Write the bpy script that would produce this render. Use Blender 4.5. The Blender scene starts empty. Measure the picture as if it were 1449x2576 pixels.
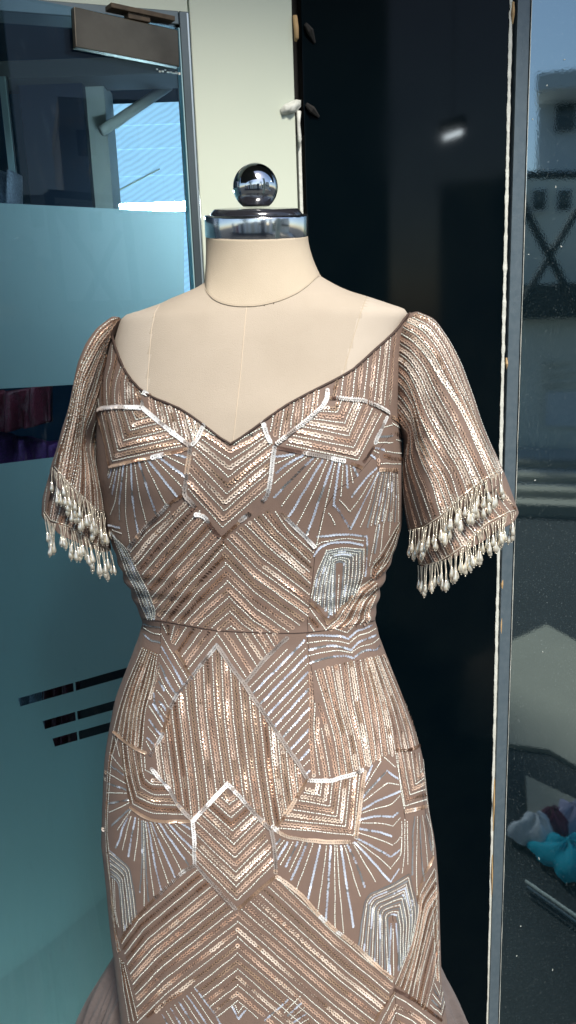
import bpy, bmesh, math, random
from mathutils import Vector, Matrix
from mathutils.bvhtree import BVHTree
import numpy as np

random.seed(7)
rng = np.random.default_rng(7)
sc = bpy.context.scene
COL = sc.collection
R = math.radians

# ------------------------------------------------------------------ camera
W_D, H_D, FOC = 1449.0, 2576.0, 2030.0          # picture units used for tracing
PITCH, ROLL, CAM_Z = R(13.6), R(2.07), 1.74
CAM = Vector((0, 0, CAM_Z))
fw = Vector((0, math.cos(PITCH), -math.sin(PITCH)))
r0 = Vector((1, 0, 0)); u0 = Vector((0, math.sin(PITCH), math.cos(PITCH)))
rt = r0 * math.cos(ROLL) - u0 * math.sin(ROLL)
up = r0 * math.sin(ROLL) + u0 * math.cos(ROLL)
cd = bpy.data.cameras.new('camera'); cam = bpy.data.objects.new('camera', cd); COL.objects.link(cam)
cam.matrix_world = Matrix(((rt.x, up.x, -fw.x, CAM.x), (rt.y, up.y, -fw.y, CAM.y), (rt.z, up.z, -fw.z, CAM.z), (0, 0, 0, 1)))
cd.sensor_fit = 'VERTICAL'; cd.angle_y = 2 * math.atan(H_D / 2 / FOC)
cd.clip_start = 0.02; cd.clip_end = 400
sc.camera = cam

# ------------------------------------------------------------------ world, sun, exposure
SUN_EL, SUN_AZ = R(46), R(20)                    # light comes over the camera's right shoulder
sun_from = Vector((math.sin(SUN_AZ) * math.cos(SUN_EL), -math.cos(SUN_AZ) * math.cos(SUN_EL), math.sin(SUN_EL)))
wd = bpy.data.worlds.new('World'); sc.world = wd; wd.use_nodes = True
nt = wd.node_tree; nt.nodes.clear()
sky = nt.nodes.new('ShaderNodeTexSky'); sky.sky_type = 'NISHITA'; sky.sun_disc = False
sky.sun_elevation = SUN_EL; sky.sun_rotation = math.atan2(sun_from.x, sun_from.y)
sky.air_density = 1.0; sky.dust_density = .8; sky.ozone_density = 1.0
bg = nt.nodes.new('ShaderNodeBackground'); bg.inputs[1].default_value = 0.088
wo = nt.nodes.new('ShaderNodeOutputWorld')
nt.links.new(sky.outputs[0], bg.inputs[0]); nt.links.new(bg.outputs[0], wo.inputs[0])
sl = bpy.data.lights.new('sun', 'SUN'); sl.energy = 3.2; sl.angle = R(14); sl.color = (1.0, 0.95, 0.87)
so = bpy.data.objects.new('sun', sl); COL.objects.link(so)
so.rotation_euler = sun_from.to_track_quat('Z', 'Y').to_euler(); so.location = (3, -4, 6)
vs = sc.view_settings; vs.view_transform = 'Standard'; vs.look = 'None'; vs.gamma = 1.0
vs.exposure = 0.86
sc.cycles.max_bounces = 8; sc.cycles.transparent_max_bounces = 12
sc.cycles.glossy_bounces = 4; sc.cycles.sample_clamp_indirect = 6.0

# ------------------------------------------------------------------ picture <-> place
def ray(x, y):
    return (fw + rt * ((x - W_D / 2) / FOC) - up * ((y - H_D / 2) / FOC))
def at(x, y, Y):
    d = ray(x, y); return CAM + d * (Y / d.y)
def on_plane(x, y, p0, n, off=0.0):
    d = ray(x, y); p = p0 + n * off
    return CAM + d * ((p - CAM).dot(n) / d.dot(n))
def project(p):
    q = Vector(p) - CAM; z = q.dot(fw)
    return (W_D / 2 + FOC * q.dot(rt) / z, H_D / 2 - FOC * q.dot(up) / z)

# ------------------------------------------------------------------ object helpers
def mesh_obj(name, verts, faces, mat=None, parent=None, smooth=False, mats=None, midx=None):
    me = bpy.data.meshes.new(name)
    me.from_pydata([tuple(v) for v in verts], [], faces)
    for m in (mats or ([mat] if mat else [])): me.materials.append(m)
    if midx is not None: me.polygons.foreach_set('material_index', np.asarray(midx, dtype=np.int32))
    if smooth: me.polygons.foreach_set('use_smooth', np.ones(len(me.polygons), dtype=bool))
    me.update()
    o = bpy.data.objects.new(name, me); COL.objects.link(o)
    if parent: o.parent = parent
    return o
def thing(name, label, cat, group=None):
    o = bpy.data.objects.new(name, None); COL.objects.link(o); o.empty_display_size = .05
    return tag(o, label, cat, group)
def tag(o, label, cat, group=None):
    o['label'] = label; o['category'] = cat
    if group: o['group'] = group
    return o
def structure(o): o['kind'] = 'structure'; return o
class MB:
    def __init__(s): s.v = []; s.f = []; s.m = []
    def add(s, vs_, fs_, m=0):
        b = len(s.v); s.v += [tuple(v) for v in vs_]; s.f += [[b + i for i in f] for f in fs_]; s.m += [m] * len(fs_)
    def box(s, c, ax, ay, az, m=0):                     # centre and three half-axes
        c = Vector(c)
        vs_ = [c + ax * i + ay * j + az * k for i in (-1, 1) for j in (-1, 1) for k in (-1, 1)]
        s.add(vs_, [(0, 1, 3, 2), (4, 6, 7, 5), (0, 4, 5, 1), (2, 3, 7, 6), (0, 2, 6, 4), (1, 5, 7, 3)], m)
    def tube(s, pts, rad, n=6, m=0, caps=True):
        pts = [Vector(p) for p in pts]; k = len(pts); vs_ = []; ref = Vector((0.31, 0.2, 0.93))
        for i, p in enumerate(pts):
            t = (pts[min(i + 1, k - 1)] - pts[max(i - 1, 0)]).normalized()
            a = t.cross(ref)
            if a.length < 1e-3: a = t.cross(Vector((1, 0, 0)))
            a.normalize(); b = t.cross(a)
            r_ = rad[i] if hasattr(rad, '__len__') else rad
            vs_ += [p + (a * math.cos(2 * math.pi * j / n) + b * math.sin(2 * math.pi * j / n)) * r_ for j in range(n)]
        fs_ = [(i * n + j, i * n + (j + 1) % n, (i + 1) * n + (j + 1) % n, (i + 1) * n + j) for i in range(k - 1) for j in range(n)]
        if caps: fs_ += [tuple(range(n))[::-1], tuple((k - 1) * n + j for j in range(n))]
        s.add(vs_, fs_, m)
    def lathe(s, origin, axis, prof, n=24, m=0):        # prof: (radius, height)
        axis = axis.normalized(); a = axis.orthogonal().normalized(); b = axis.cross(a); vs_ = []
        for r_, h in prof:
            vs_ += [Vector(origin) + axis * h + (a * math.cos(2 * math.pi * j / n) + b * math.sin(2 * math.pi * j / n)) * max(r_, 1e-5) for j in range(n)]
        k = len(prof)
        fs_ = [(i * n + j, i * n + (j + 1) % n, (i + 1) * n + (j + 1) % n, (i + 1) * n + j) for i in range(k - 1) for j in range(n)]
        fs_ += [tuple(range(n))[::-1], tuple((k - 1) * n + j for j in range(n))]
        s.add(vs_, fs_, m)
    def build(s, name, mat=None, parent=None, smooth=False, mats=None, bevel=0):
        o = mesh_obj(name, s.v, s.f, mat, parent, smooth, mats, s.m if mats else None)
        if bevel:
            md = o.modifiers.new('bevel', 'BEVEL'); md.width = bevel; md.segments = 2; md.limit_method = 'ANGLE'
        return o

# ------------------------------------------------------------------ materials
def mat(name, base, rough=.6, metal=0.0, spec=.5, coat=0.0, noise=None, bump=None, sheen=0.0, emit=None, aniso=None, rnoise=None):
    """noise=(scale, amount, second colour)  bump=(scale, strength, distance)  rnoise=(scale, low, high)"""
    m = bpy.data.materials.new(name); m.use_nodes = True; n = m.node_tree.nodes; l = m.node_tree.links
    p = n['Principled BSDF']
    p.inputs['Base Color'].default_value = (*base, 1); p.inputs['Roughness'].default_value = rough
    p.inputs['Metallic'].default_value = metal; p.inputs['Specular IOR Level'].default_value = spec
    p.inputs['Coat Weight'].default_value = coat; p.inputs['Coat Roughness'].default_value = .08
    p.inputs['Sheen Weight'].default_value = sheen
    tc = n.new('ShaderNodeTexCoord')
    if noise:
        t = n.new('ShaderNodeTexNoise'); t.inputs['Scale'].default_value = noise[0]; t.inputs['Detail'].default_value = 6
        l.new(tc.outputs['Object'], t.inputs['Vector'])
        rp = n.new('ShaderNodeValToRGB'); rp.color_ramp.elements[0].position = .35; rp.color_ramp.elements[1].position = .7
        l.new(t.outputs['Fac'], rp.inputs['Fac'])
        mx = n.new('ShaderNodeMix'); mx.data_type = 'RGBA'
        mu = n.new('ShaderNodeMath'); mu.operation = 'MULTIPLY'; mu.inputs[1].default_value = noise[1]
        l.new(rp.outputs['Color'], mu.inputs[0]); l.new(mu.outputs[0], mx.inputs['Factor'])
        mx.inputs['A'].default_value = (*base, 1); mx.inputs['B'].default_value = (*noise[2], 1)
        l.new(mx.outputs['Result'], p.inputs['Base Color'])
    if bump:
        t2 = n.new('ShaderNodeTexNoise'); t2.inputs['Scale'].default_value = bump[0]; t2.inputs['Detail'].default_value = 3
        l.new(tc.outputs['Object'], t2.inputs['Vector'])
        b = n.new('ShaderNodeBump'); b.inputs['Strength'].default_value = bump[1]; b.inputs['Distance'].default_value = bump[2]
        l.new(t2.outputs['Fac'], b.inputs['Height']); l.new(b.outputs['Normal'], p.inputs['Normal'])
    if rnoise:
        t3 = n.new('ShaderNodeTexNoise'); t3.inputs['Scale'].default_value = rnoise[0]; t3.inputs['Detail'].default_value = 8
        l.new(tc.outputs['Object'], t3.inputs['Vector'])
        mr = n.new('ShaderNodeMapRange'); mr.inputs['From Min'].default_value = .35; mr.inputs['From Max'].default_value = .7
        mr.inputs['To Min'].default_value = rnoise[1]; mr.inputs['To Max'].default_value = rnoise[2]
        l.new(t3.outputs['Fac'], mr.inputs['Value']); l.new(mr.outputs['Result'], p.inputs['Roughness'])
    if aniso is not None: p.inputs['Anisotropic'].default_value = aniso
    if emit:
        p.inputs['Emission Color'].default_value = (*emit[0], 1); p.inputs['Emission Strength'].default_value = emit[1]
    return m
def glassy(name, tint, refl, gcol=(1, 1, 1), rough=0.0, dust=None):
    """thin clear pane: see-through plus a mirror-like surface reflection that grows at grazing angles"""
    m = bpy.data.materials.new(name); m.use_nodes = True; n = m.node_tree.nodes; l = m.node_tree.links; n.clear()
    out = n.new('ShaderNodeOutputMaterial'); mx = n.new('ShaderNodeMixShader')
    tr = n.new('ShaderNodeBsdfTransparent'); tr.inputs[0].default_value = (*tint, 1)
    gl = n.new('ShaderNodeBsdfGlossy'); gl.inputs['Color'].default_value = (*gcol, 1); gl.inputs['Roughness'].default_value = rough
    fr = n.new('ShaderNodeFresnel'); fr.inputs['IOR'].default_value = 1.5
    ad = n.new('ShaderNodeMath'); ad.operation = 'MULTIPLY_ADD'; ad.inputs[1].default_value = .3; ad.inputs[2].default_value = refl
    l.new(fr.outputs[0], ad.inputs[0]); l.new(ad.outputs[0], mx.inputs[0]); l.new(tr.outputs[0], mx.inputs[1]); l.new(gl.outputs[0], mx.inputs[2])
    last = mx
    if dust:                                            # smears and scratches: patches of pale dirt on the pane
        tc = n.new('ShaderNodeTexCoord'); mp = n.new('ShaderNodeMapping'); mp.inputs['Scale'].default_value = dust[0]
        no = n.new('ShaderNodeTexNoise'); no.inputs['Scale'].default_value = dust[1]; no.inputs['Detail'].default_value = 9; no.inputs['Roughness'].default_value = .7
        l.new(tc.outputs['Object'], mp.inputs[0]); l.new(mp.outputs[0], no.inputs['Vector'])
        mr = n.new('ShaderNodeMapRange'); mr.inputs['From Min'].default_value = dust[2]; mr.inputs['From Max'].default_value = dust[2] + .25
        mr.inputs['To Max'].default_value = dust[3]; l.new(no.outputs['Fac'], mr.inputs['Value'])
        df = n.new('ShaderNodeBsdfDiffuse'); df.inputs[0].default_value = (.55, .62, .65, 1)
        m2 = n.new('ShaderNodeMixShader'); l.new(mr.outputs[0], m2.inputs[0]); l.new(mx.outputs[0], m2.inputs[1]); l.new(df.outputs[0], m2.inputs[2]); last = m2
    l.new(last.outputs[0], out.inputs[0]); return m

M = {}
M['linen'] = mat('linen_beige', (.455, .385, .305), .85, noise=(22, .5, (.40, .335, .26)), bump=(1100, .5, .0009))
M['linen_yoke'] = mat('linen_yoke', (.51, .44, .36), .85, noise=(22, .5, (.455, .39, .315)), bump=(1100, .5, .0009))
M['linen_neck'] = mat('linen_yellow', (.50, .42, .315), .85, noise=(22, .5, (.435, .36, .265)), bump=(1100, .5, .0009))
M['seam'] = mat('seam_thread', (.60, .50, .38), .9)
M['chrome'] = mat('chrome', (.78, .78, .79), .07, 1.0, bump=(30, .02, .001))
M['chrome_brushed'] = mat('chrome_brushed', (.86, .86, .87), .14, 1.0, aniso=.4)
M['dark_metal'] = mat('dark_lacquer', (.02, .02, .025), .15, 0, .6, coat=.5)
M['fabric'] = mat('chiffon_mauve_brown', (.190, .127, .098), .75, noise=(60, .4, (.14, .099, .083)), bump=(900, .35, .0007), sheen=.04)
M['binding'] = mat('binding_dark_brown', (.055, .032, .024), .7, bump=(800, .3, .0005))
M['tulle'] = mat('tulle_grey_brown', (.13, .105, .098), .85, noise=(18, .5, (.075, .062, .06)), bump=(120, .5, .003), sheen=.1)
M['rose'] = mat('sequin_rose_gold', (.80, .575, .44), .25, .4, .6, noise=(30, .4, (.68, .47, .35)))
M['copper'] = mat('sequin_copper', (.36, .215, .14), .3, .4, .5, noise=(90, .6, (.26, .15, .10)))
M['pale'] = mat('sequin_pale_rose', (.95, .80, .66), .22, .35, .6)
M['tan'] = mat('sequin_tan', (.52, .37, .265), .3, .4, .5, noise=(70, .5, (.44, .30, .21)))
M['pearl'] = mat('sequin_pearl', (.95, .94, .92), .16, .05, .7, coat=.6)
M['pearlgrey'] = mat('sequin_clear_grey', (.58, .52, .48), .18, .2, .7, coat=.6)
M['brown'] = mat('sequin_dark_brown', (.20, .125, .10), .28, .35, .6)
M['blue'] = mat('sequin_ice_blue', (.66, .73, .84), .2, .3, .6)
M['silverblue'] = mat('sequin_grey_blue', (.30, .325, .335), .25, .4, .6)
M['thread'] = mat('bead_cream_silver', (.86, .85, .77), .25, .2, .7, noise=(350, .7, (.68, .80, .70)))
M['stitch'] = mat('stitch_dark', (.06, .042, .036), .9)
M['champagne'] = mat('bead_champagne', (.90, .83, .68), .10, .65, .7, coat=.7)
M['seed'] = mat('bead_clear_silver', (.86, .79, .65), .13, .45, .8, coat=.5)

# ================================================================== BACKGROUND: the shop front
uf = Vector((.951, .309, 0)).normalized(); nf = Vector((uf.y, -uf.x, 0)); Z = Vector((0, 0, 1))
OF = Vector((0, 1.45, CAM_Z))
def fac(x, y, off=0.0):                                  # picture point -> point on the shop front (off = metres proud)
    return on_plane(x, y, OF, nf, off)
def fs(x, y=300, off=0.0): return (fac(x, y, off) - OF).dot(uf)
def F(s, z, off=0.0): return Vector((OF.x, OF.y, 0)) + uf * s + Z * z + nf * off
ZT = 2.95                                                # soffit height

M['pale'] = M['pale']
M['panel'] = mat('panel_pale_green_cream', (.54, .58, .475), .42, 0, .4, noise=(5, .4, (.49, .54, .44)), bump=(60, .05, .002))
M['black_panel'] = mat('glossy_black_panel', (.0006, .0024, .0038), .05, 0, .12, bump=(900, .015, .0004), noise=(11, .6, (.0016, .0038, .0048)), rnoise=(4, .03, .11))
M['steel_frame'] = mat('dark_steel', (.10, .12, .125), .34, .8, .5, noise=(9, .5, (.06, .075, .08)), bump=(200, .08, .0008))
M['steel_edge'] = mat('steel_edge_bright', (.45, .50, .50), .3, .9)
M['fitting'] = mat('brushed_bronze_steel', (.13, .112, .085), .38, .8, .5, noise=(14, .8, (.06, .05, .038)), bump=(260, .12, .0006))
M['rust'] = mat('rust', (.075, .052, .032), .8, 0, noise=(60, .8, (.03, .022, .016)), bump=(300, .4, .001))
M['gap'] = mat('gap_black', (.012, .011, .010), .9)
M['caulk'] = mat('caulk_white', (.62, .63, .57), .55, noise=(80, .6, (.40, .41, .36)), bump=(220, .6, .002))
M['wood'] = mat('wood_offcut', (.45, .30, .14), .7, noise=(60, .5, (.30, .19, .09)))
M['strip'] = mat('strip_blue_grey', (.075, .105, .125), .38, .1, .5, noise=(70, .6, (.11, .14, .16)), bump=(320, .35, .001))
M['room'] = mat('room_teal_dark', (.015, .085, .16), .8)
M['cabinet'] = mat('cabinet_navy', (.002, .008, .024), .6)
M['pillar'] = mat('pillar_grey', (.40, .38, .33), .7, noise=(6, .6, (.22, .24, .24)))

def slab(name, s0, s1, z0, z1, off, th, material, parent=None, bevel=0.0, mb=None):
    """upright slab on the shop front between two positions along it; its face stands off metres proud"""
    b = mb or MB(); c = F((s0 + s1) / 2, (z0 + z1) / 2, off - th / 2)
    b.box(c, uf * ((s1 - s0) / 2), nf * (th / 2), Z * ((z1 - z0) / 2))
    return None if mb else b.build(name, material, parent, bevel=bevel)

s_jl, s_jr = fs(462), fs(487)                            # steel jamb
s_pl, s_pr = fs(492), fs(743)                            # pale panel
s_bl, s_br = fs(763), fs(1281)                           # black panel
s_cl, s_cr = fs(1287), fs(1317.5)                        # strip at the edge of the stone
tag(slab('pale_panel', s_pl, s_pr, 0, ZT, 0, .02, M['panel'], bevel=.0015), 'pale greenish cream wall panel behind the silver ball', 'wall panel')
tag(slab('black_panel', s_bl, s_br, 0, ZT, .004, .02, M['black_panel'], bevel=.001), 'glossy black wall panel right of the dressed form', 'wall panel')
bw = structure(slab('wall', s_pl + .012, fs(1800), 0, ZT, -.022, .02, M['gap']))

# narrow white trim with caulk between the pale and the black panel
def jag(seed, k, amp): 
    g = np.random.default_rng(seed); a = g.normal(0, 1, k); return np.convolve(a, np.ones(3) / 3, 'same') * amp
def bead(name, x0, x1, y0, y1, wid, off, material, seed, label, cat, n=70, xf=None):
    """ragged flattened bead of sealant running down the front"""
    b = MB(); ja = jag(seed, n + 1, .25); jb = jag(seed + 50, n + 1, .3); vs_ = []
    for i in range(n + 1):
        t = i / n; x = x0 + (x1 - x0) * t; y = y0 + (y1 - y0) * t
        c = fac(x, y, off); w = wid * (1 + ja[i] * .9); d = wid * .4 * (1 + jb[i])
        o = uf * (wid * jb[i] * .22)
        vs_ += [c + o - uf * w, c + o - uf * w * .5 + nf * d, c + o + uf * w * .5 + nf * d * .9, c + o + uf * w]
    fs_ = [(i * 4 + j, i * 4 + j + 1, i * 4 + 5 + j, i * 4 + 4 + j) for i in range(n) for j in range(3)]
    b.add(vs_, fs_); return tag(b.build(name, material, smooth=True), label, cat)
bead('sealant_bead', 1286.5, 1226, -20, 2640, .0034, .005, M['caulk'], 3, 'ragged white sealant line down the right edge of the black panel', 'sealant', 420)
tag(slab('trim_strip', fs(752, 400), fs(760.5, 400), .3, CAM_Z + (CAM_Z - 1.2) * .55, -.002, .02, M['caulk'], bevel=.001), 'narrow off-white trim strip beside the black panel at the ball', 'trim')
# caulk lump and loose cable in the gap
b = MB()
lump = [(704, 276), (716, 262), (730, 256), (744, 250), (757, 252), (757, 268), (748, 280), (736, 286), (720, 289), (708, 290)]
ctr = fac(731, 271, .006)
vs_ = [fac(x, y, 0.001) for x, y in lump] + [fac(731 + (x - 731) * .72, 270 + (y - 270) * .62, .009 + .003 * math.sin(i * 2.1)) for i, (x, y) in enumerate(lump)] + [fac(733, 269, .012)]
k = len(lump)
b.add(vs_, [(i, (i + 1) % k, k + (i + 1) % k, k + i) for i in range(k)] + [(k + i, k + (i + 1) % k, 2 * k) for i in range(k)])
b.tube([fac(752, 280, .002), fac(751, 310, .003), fac(754, 350, .002), fac(753, 372, .002)], [.004, .0028, .0035, .001], 7)
tag(b.build('caulk_lump', M['caulk'], smooth=True), 'dirty white lump of caulk on the pale panel edge', 'caulk')
b = MB(); b.tube([fac(742, 40, .004), fac(745, 70, .006), fac(746, 95, .006), fac(743, 104, .003)], [.004, .0045, .004, .002], 8)
tag(b.build('conduit_end', M['wood'], smooth=True), 'short tan conduit end poking from the dark gap at top', 'conduit')
b = MB(); b.tube([fac(768, 60, .008), fac(780, 78, .01), fac(792, 108, .006)], [.003, .006, .002], 6)
tag(b.build('torn_tape', M['gap']), 'upper scrap of torn black tape, high on the black panel edge', 'tape', 'tape scraps on the black panel edge')
b = MB(); b.tube([fac(770, 262, .008), fac(785, 276, .01), fac(802, 294, .006)], [.003, .006, .002], 6)
tag(b.build('torn_tape', M['gap']), 'lower scrap of torn black tape beside the white caulk lump', 'tape', 'tape scraps on the black panel edge')

# right-hand polished stone with its blue-grey edge strip
m = bpy.data.materials.new('polished_dark_stone'); m.use_nodes = True; n_ = m.node_tree.nodes; l_ = m.node_tree.links; p_ = n_['Principled BSDF']
p_.inputs['Specular Tint'].default_value = (.72, .93, 1.0, 1); p_.inputs['Roughness'].default_value = .02; p_.inputs['Specular IOR Level'].default_value = .5; p_.inputs['IOR'].default_value = 3.8
tc = n_.new('ShaderNodeTexCoord')
no = n_.new('ShaderNodeTexNoise'); no.inputs['Scale'].default_value = 330; no.inputs['Detail'].default_value = 2
l_.new(tc.outputs['Object'], no.inputs['Vector'])
rp = n_.new('ShaderNodeValToRGB'); e = rp.color_ramp.elements
e[0].position = .42; e[0].color = (.0012, .0045, .006, 1); e[1].position = .66; e[1].color = (.006, .012, .014, 1)
e2 = e.new(.74); e2.color = (.13, .155, .155, 1)
l_.new(no.outputs['Fac'], rp.inputs['Fac']); l_.new(rp.outputs['Color'], p_.inputs['Base Color'])
nb = n_.new('ShaderNodeTexNoise'); nb.inputs['Scale'].default_value = 300; nb.inputs['Detail'].default_value = 2; l_.new(tc.outputs['Object'], nb.inputs['Vector'])
bp = n_.new('ShaderNodeBump'); bp.inputs['Strength'].default_value = .012; bp.inputs['Distance'].default_value = .001
l_.new(nb.outputs['Fac'], bp.inputs['Height']); l_.new(bp.outputs['Normal'], p_.inputs['Normal'])
ns = n_.new('ShaderNodeTexVoronoi'); ns.inputs['Scale'].default_value = 55; l_.new(tc.outputs['Object'], ns.inputs['Vector'])
M['stone'] = m
st = thing('stone_panel', 'polished dark speckled stone panel reflecting the street at right', 'stone panel')
slab('edge_strip', s_cl, s_cr, 0, ZT, .010, .03, M['strip'], st, bevel=.001)
slab('polished_face', s_cr + .0012, fs(1900), 0, ZT, .012, .03, M['stone'], st, bevel=.0015)
b = MB()
a0 = F(s_cr + .0008, 0, .0125); zs = np.linspace(.02, ZT - .02, 260); ja = jag(11, 260, .5)
b.tube([Vector((a0.x, a0.y, z)) + uf * (.0006 * ja[i]) for i, z in enumerate(zs)], [max(.00018, .0006 + .0005 * ja[259 - i]) for i in range(260)], 5)
b.build('arris', M['caulk'], st)
for px, py in [(1376, 215), (1340, 300), (1398, 470), (1420, 150), (1346, 1208), (1310, 2330), (1390, 2440), (1300, 2405), (1356, 2160), (1365, 1640), (1330, 640), (1412, 620)]:
    b = MB(); c = fac(px, py, .0125); a = random.random() * 3
    b.box(c, (uf * math.cos(a) + Z * math.sin(a)) * (.0012 + .0018 * random.random()), (uf * -math.sin(a) + Z * math.cos(a)) * .0006, nf * .0004)
    b.build('paint_speck', M['caulk'], st)
# splinters in the joint beside the strip
b = MB()
for (xa, ya, xb, yb, w) in [(1291, 5, 1289, 60, .0035), (1262, 1500, 1258, 1650, .0022), (1264, 1440, 1261, 1500, .0028), (1244, 1960, 1240, 2090, .0022), (1238, 2150, 1237, 2260, .002), (1274, 900, 1275, 930, .0028)]:
    b.tube([fac(xa, ya, .006), fac((xa + xb) / 2 + .6, (ya + yb) / 2, .009), fac(xb, yb, .006)], [w * .6, w, w * .4], 6)
tag(b.build('wood_shim', M['wood']), 'thin yellow wood splinters stuck in the joint beside the stone', 'wood shim')

# ------------------------------------------------------------------ door frame and open glass door
fr = thing('door_frame', 'dark steel door frame at upper left', 'door frame')
z_hd_lo, z_hd_hi = fac(462, 70).z, fac(474, 36).z
b = MB(); slab('', s_jl, s_jr, 0, z_hd_hi, .012, .024, None, mb=b)
b.build('jamb', M['steel_frame'], fr, bevel=.0015)
b = MB(); slab('', s_jl - 1.2, s_jl - .0005, z_hd_lo, z_hd_hi, .012, .05, None, mb=b); b.build('header', M['steel_frame'], fr, bevel=.0015)
b = MB(); slab('', s_jr - .0045, s_jr - .002, 0, z_hd_hi - .003, .0135, .006, None, mb=b); b.build('edge_bead', M['steel_edge'], fr)
structure(slab('wall', s_jl - 1.2, s_pl - .003, z_hd_hi + .002, ZT, 0, .02, M['panel']))
b = MB(); slab('', s_jl - .004, s_jl + .0005, 0, z_hd_lo, .001, .012, None, mb=b); b.build('stop', M['gap'], fr)

du = Vector((.814, .581, 0)).normalized(); dn = Vector((du.y, -du.x, 0))
HG = fac(464, 300, .012); HG.z = 0
def door(x, y, off=0.0): return on_plane(x, y, Vector((HG.x, HG.y, CAM_Z)), dn, off)
def ds(p): return (p - HG).dot(du)
def Dp(s, z, off=0.0): return Vector((HG.x, HG.y, 0)) + du * s + Z * z + dn * off
gd = thing('glass_door', 'open glass door with frosted film and clear stripes', 'glass door')
M['pane'] = glassy('door_glass', (.74, .90, .97), 0.0, dust=((3, 3, .6), 30, .58, .07))
s_dr = -.004; s_dl = -.86; z_dt = z_hd_lo - .006
b = MB(); b.box(Dp((s_dl + s_dr) / 2, (z_dt + .02) / 2, 0), du * ((s_dr - s_dl) / 2), dn * .005, Z * ((z_dt - .02) / 2))
b.build('pane', M['pane'], gd)
b = MB(); b.box(Dp(s_dr + .0012, (z_dt + .02) / 2, 0), du * .001, dn * .0052, Z * ((z_dt - .02) / 2)); b.build('pane_edge', mat('glass_edge_green', (.30, .45, .46), .2, .2), gd)
# frosted film behind the pane, cut out for the clear band and the three stripes
m = bpy.data.materials.new('frosted_film'); m.use_nodes = True; n_ = m.node_tree.nodes; l_ = m.node_tree.links; n_.clear()
out = n_.new('ShaderNodeOutputMaterial'); tc = n_.new('ShaderNodeTexCoord'); no = n_.new('ShaderNodeTexNoise'); no.inputs['Scale'].default_value = 6; no.inputs['Detail'].default_value = 8
l_.new(tc.outputs['Object'], no.inputs['Vector'])
rp = n_.new('ShaderNodeValToRGB'); rp.color_ramp.elements[0].position = .3; rp.color_ramp.elements[0].color = (.050, .110, .118, 1); rp.color_ramp.elements[1].position = .72; rp.color_ramp.elements[1].color = (.078, .146, .150, 1)
l_.new(no.outputs['Fac'], rp.inputs['Fac'])
df = n_.new('ShaderNodeBsdfDiffuse'); l_.new(rp.outputs['Color'], df.inputs['Color'])
tl = n_.new('ShaderNodeBsdfTranslucent'); tl.inputs['Color'].default_value = (.78, .86, .82, 1)
m1 = n_.new('ShaderNodeMixShader'); m1.inputs[0].default_value = .5; l_.new(df.outputs[0], m1.inputs[1]); l_.new(tl.outputs[0], m1.inputs[2])
gl = n_.new('ShaderNodeBsdfGlossy'); gl.inputs['Roughness'].default_value = .3
m2 = n_.new('ShaderNodeMixShader'); m2.inputs[0].default_value = .05; l_.new(m1.outputs[0], m2.inputs[1]); l_.new(gl.outputs[0], m2.inputs[2]); l_.new(m2.outputs[0], out.inputs[0])
M['film'] = m
FO = -.008
def fd(x, y): return door(x, y, FO)
b = MB()
def quad(*pts, m=0): b.add([fd(*p) for p in pts], [tuple(range(len(pts)))], m)
XL, XR = -420, 463
def lineY(x, y0, sl, x0=0): return y0 + sl * (x - x0)
ft = lambda x: 511 + .049 * x                            # top of the film
bt = lambda x: 978 - .055 * x                            # clear band, top edge
bb_ = lambda x: 1167 - .125 * x                          # clear band, bottom edge
quad((XL, ft(XL)), (XR, ft(XR)), (XR, bt(XR)), (XL, bt(XL)))
S1 = [(45, 1757, 1779), (107, 1814, 1836), (132, 1858, 1880)]
sl_ = -.283
def se(i, x, k): return S1[i][k] + sl_ * (x - S1[i][0])
quad((XL, bb_(XL)), (XR, bb_(XR)), (XR, se(0, XR, 1)), (45, 1757), (XL, se(0, XL, 1)))
quad((XL, se(0, XL, 1)), (45, 1757), (51, se(0, 51, 2)), (XL, se(0, XL, 2)))
quad((XL, se(0, XL, 2)), (51, se(0, 51, 2)), (XR, se(0, XR, 2)), (XR, se(1, XR, 1)), (107, 1814), (XL, se(1, XL, 1)))
quad((XL, se(1, XL, 1)), (107, 1814), (113, se(1, 113, 2)), (XL, se(1, XL, 2)))
quad((XL, se(1, XL, 2)), (113, se(1, 113, 2)), (XR, se(1, XR, 2)), (XR, se(2, XR, 1)), (132, 1858), (XL, se(2, XL, 1)))
quad((XL, se(2, XL, 1)), (132, 1858), (138, se(2, 138, 2)), (XL, se(2, XL, 2)))
p0, p1 = fd(XL, 2500), fd(XR, 2500); za, zb = .03, .03
b.add([fd(XL, se(2, XL, 2)), fd(138, se(2, 138, 2)), fd(XR, se(2, XR, 2)), Vector((p1.x, p1.y, .03)), Vector((p0.x, p0.y, .03))], [(0, 1, 2, 3, 4)])
for xx, i in ((187, 0), (192, 1), (196, 2)):             # film bridges across the stripes
    quad((xx - 3, se(i, xx - 3, 1)), (xx + 2, se(i, xx + 2, 1)), (xx + 4, se(i, xx + 4, 2)), (xx - 1, se(i, xx - 1, 2)))
film = b.build('frosted_film', M['film'], gd)
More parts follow.
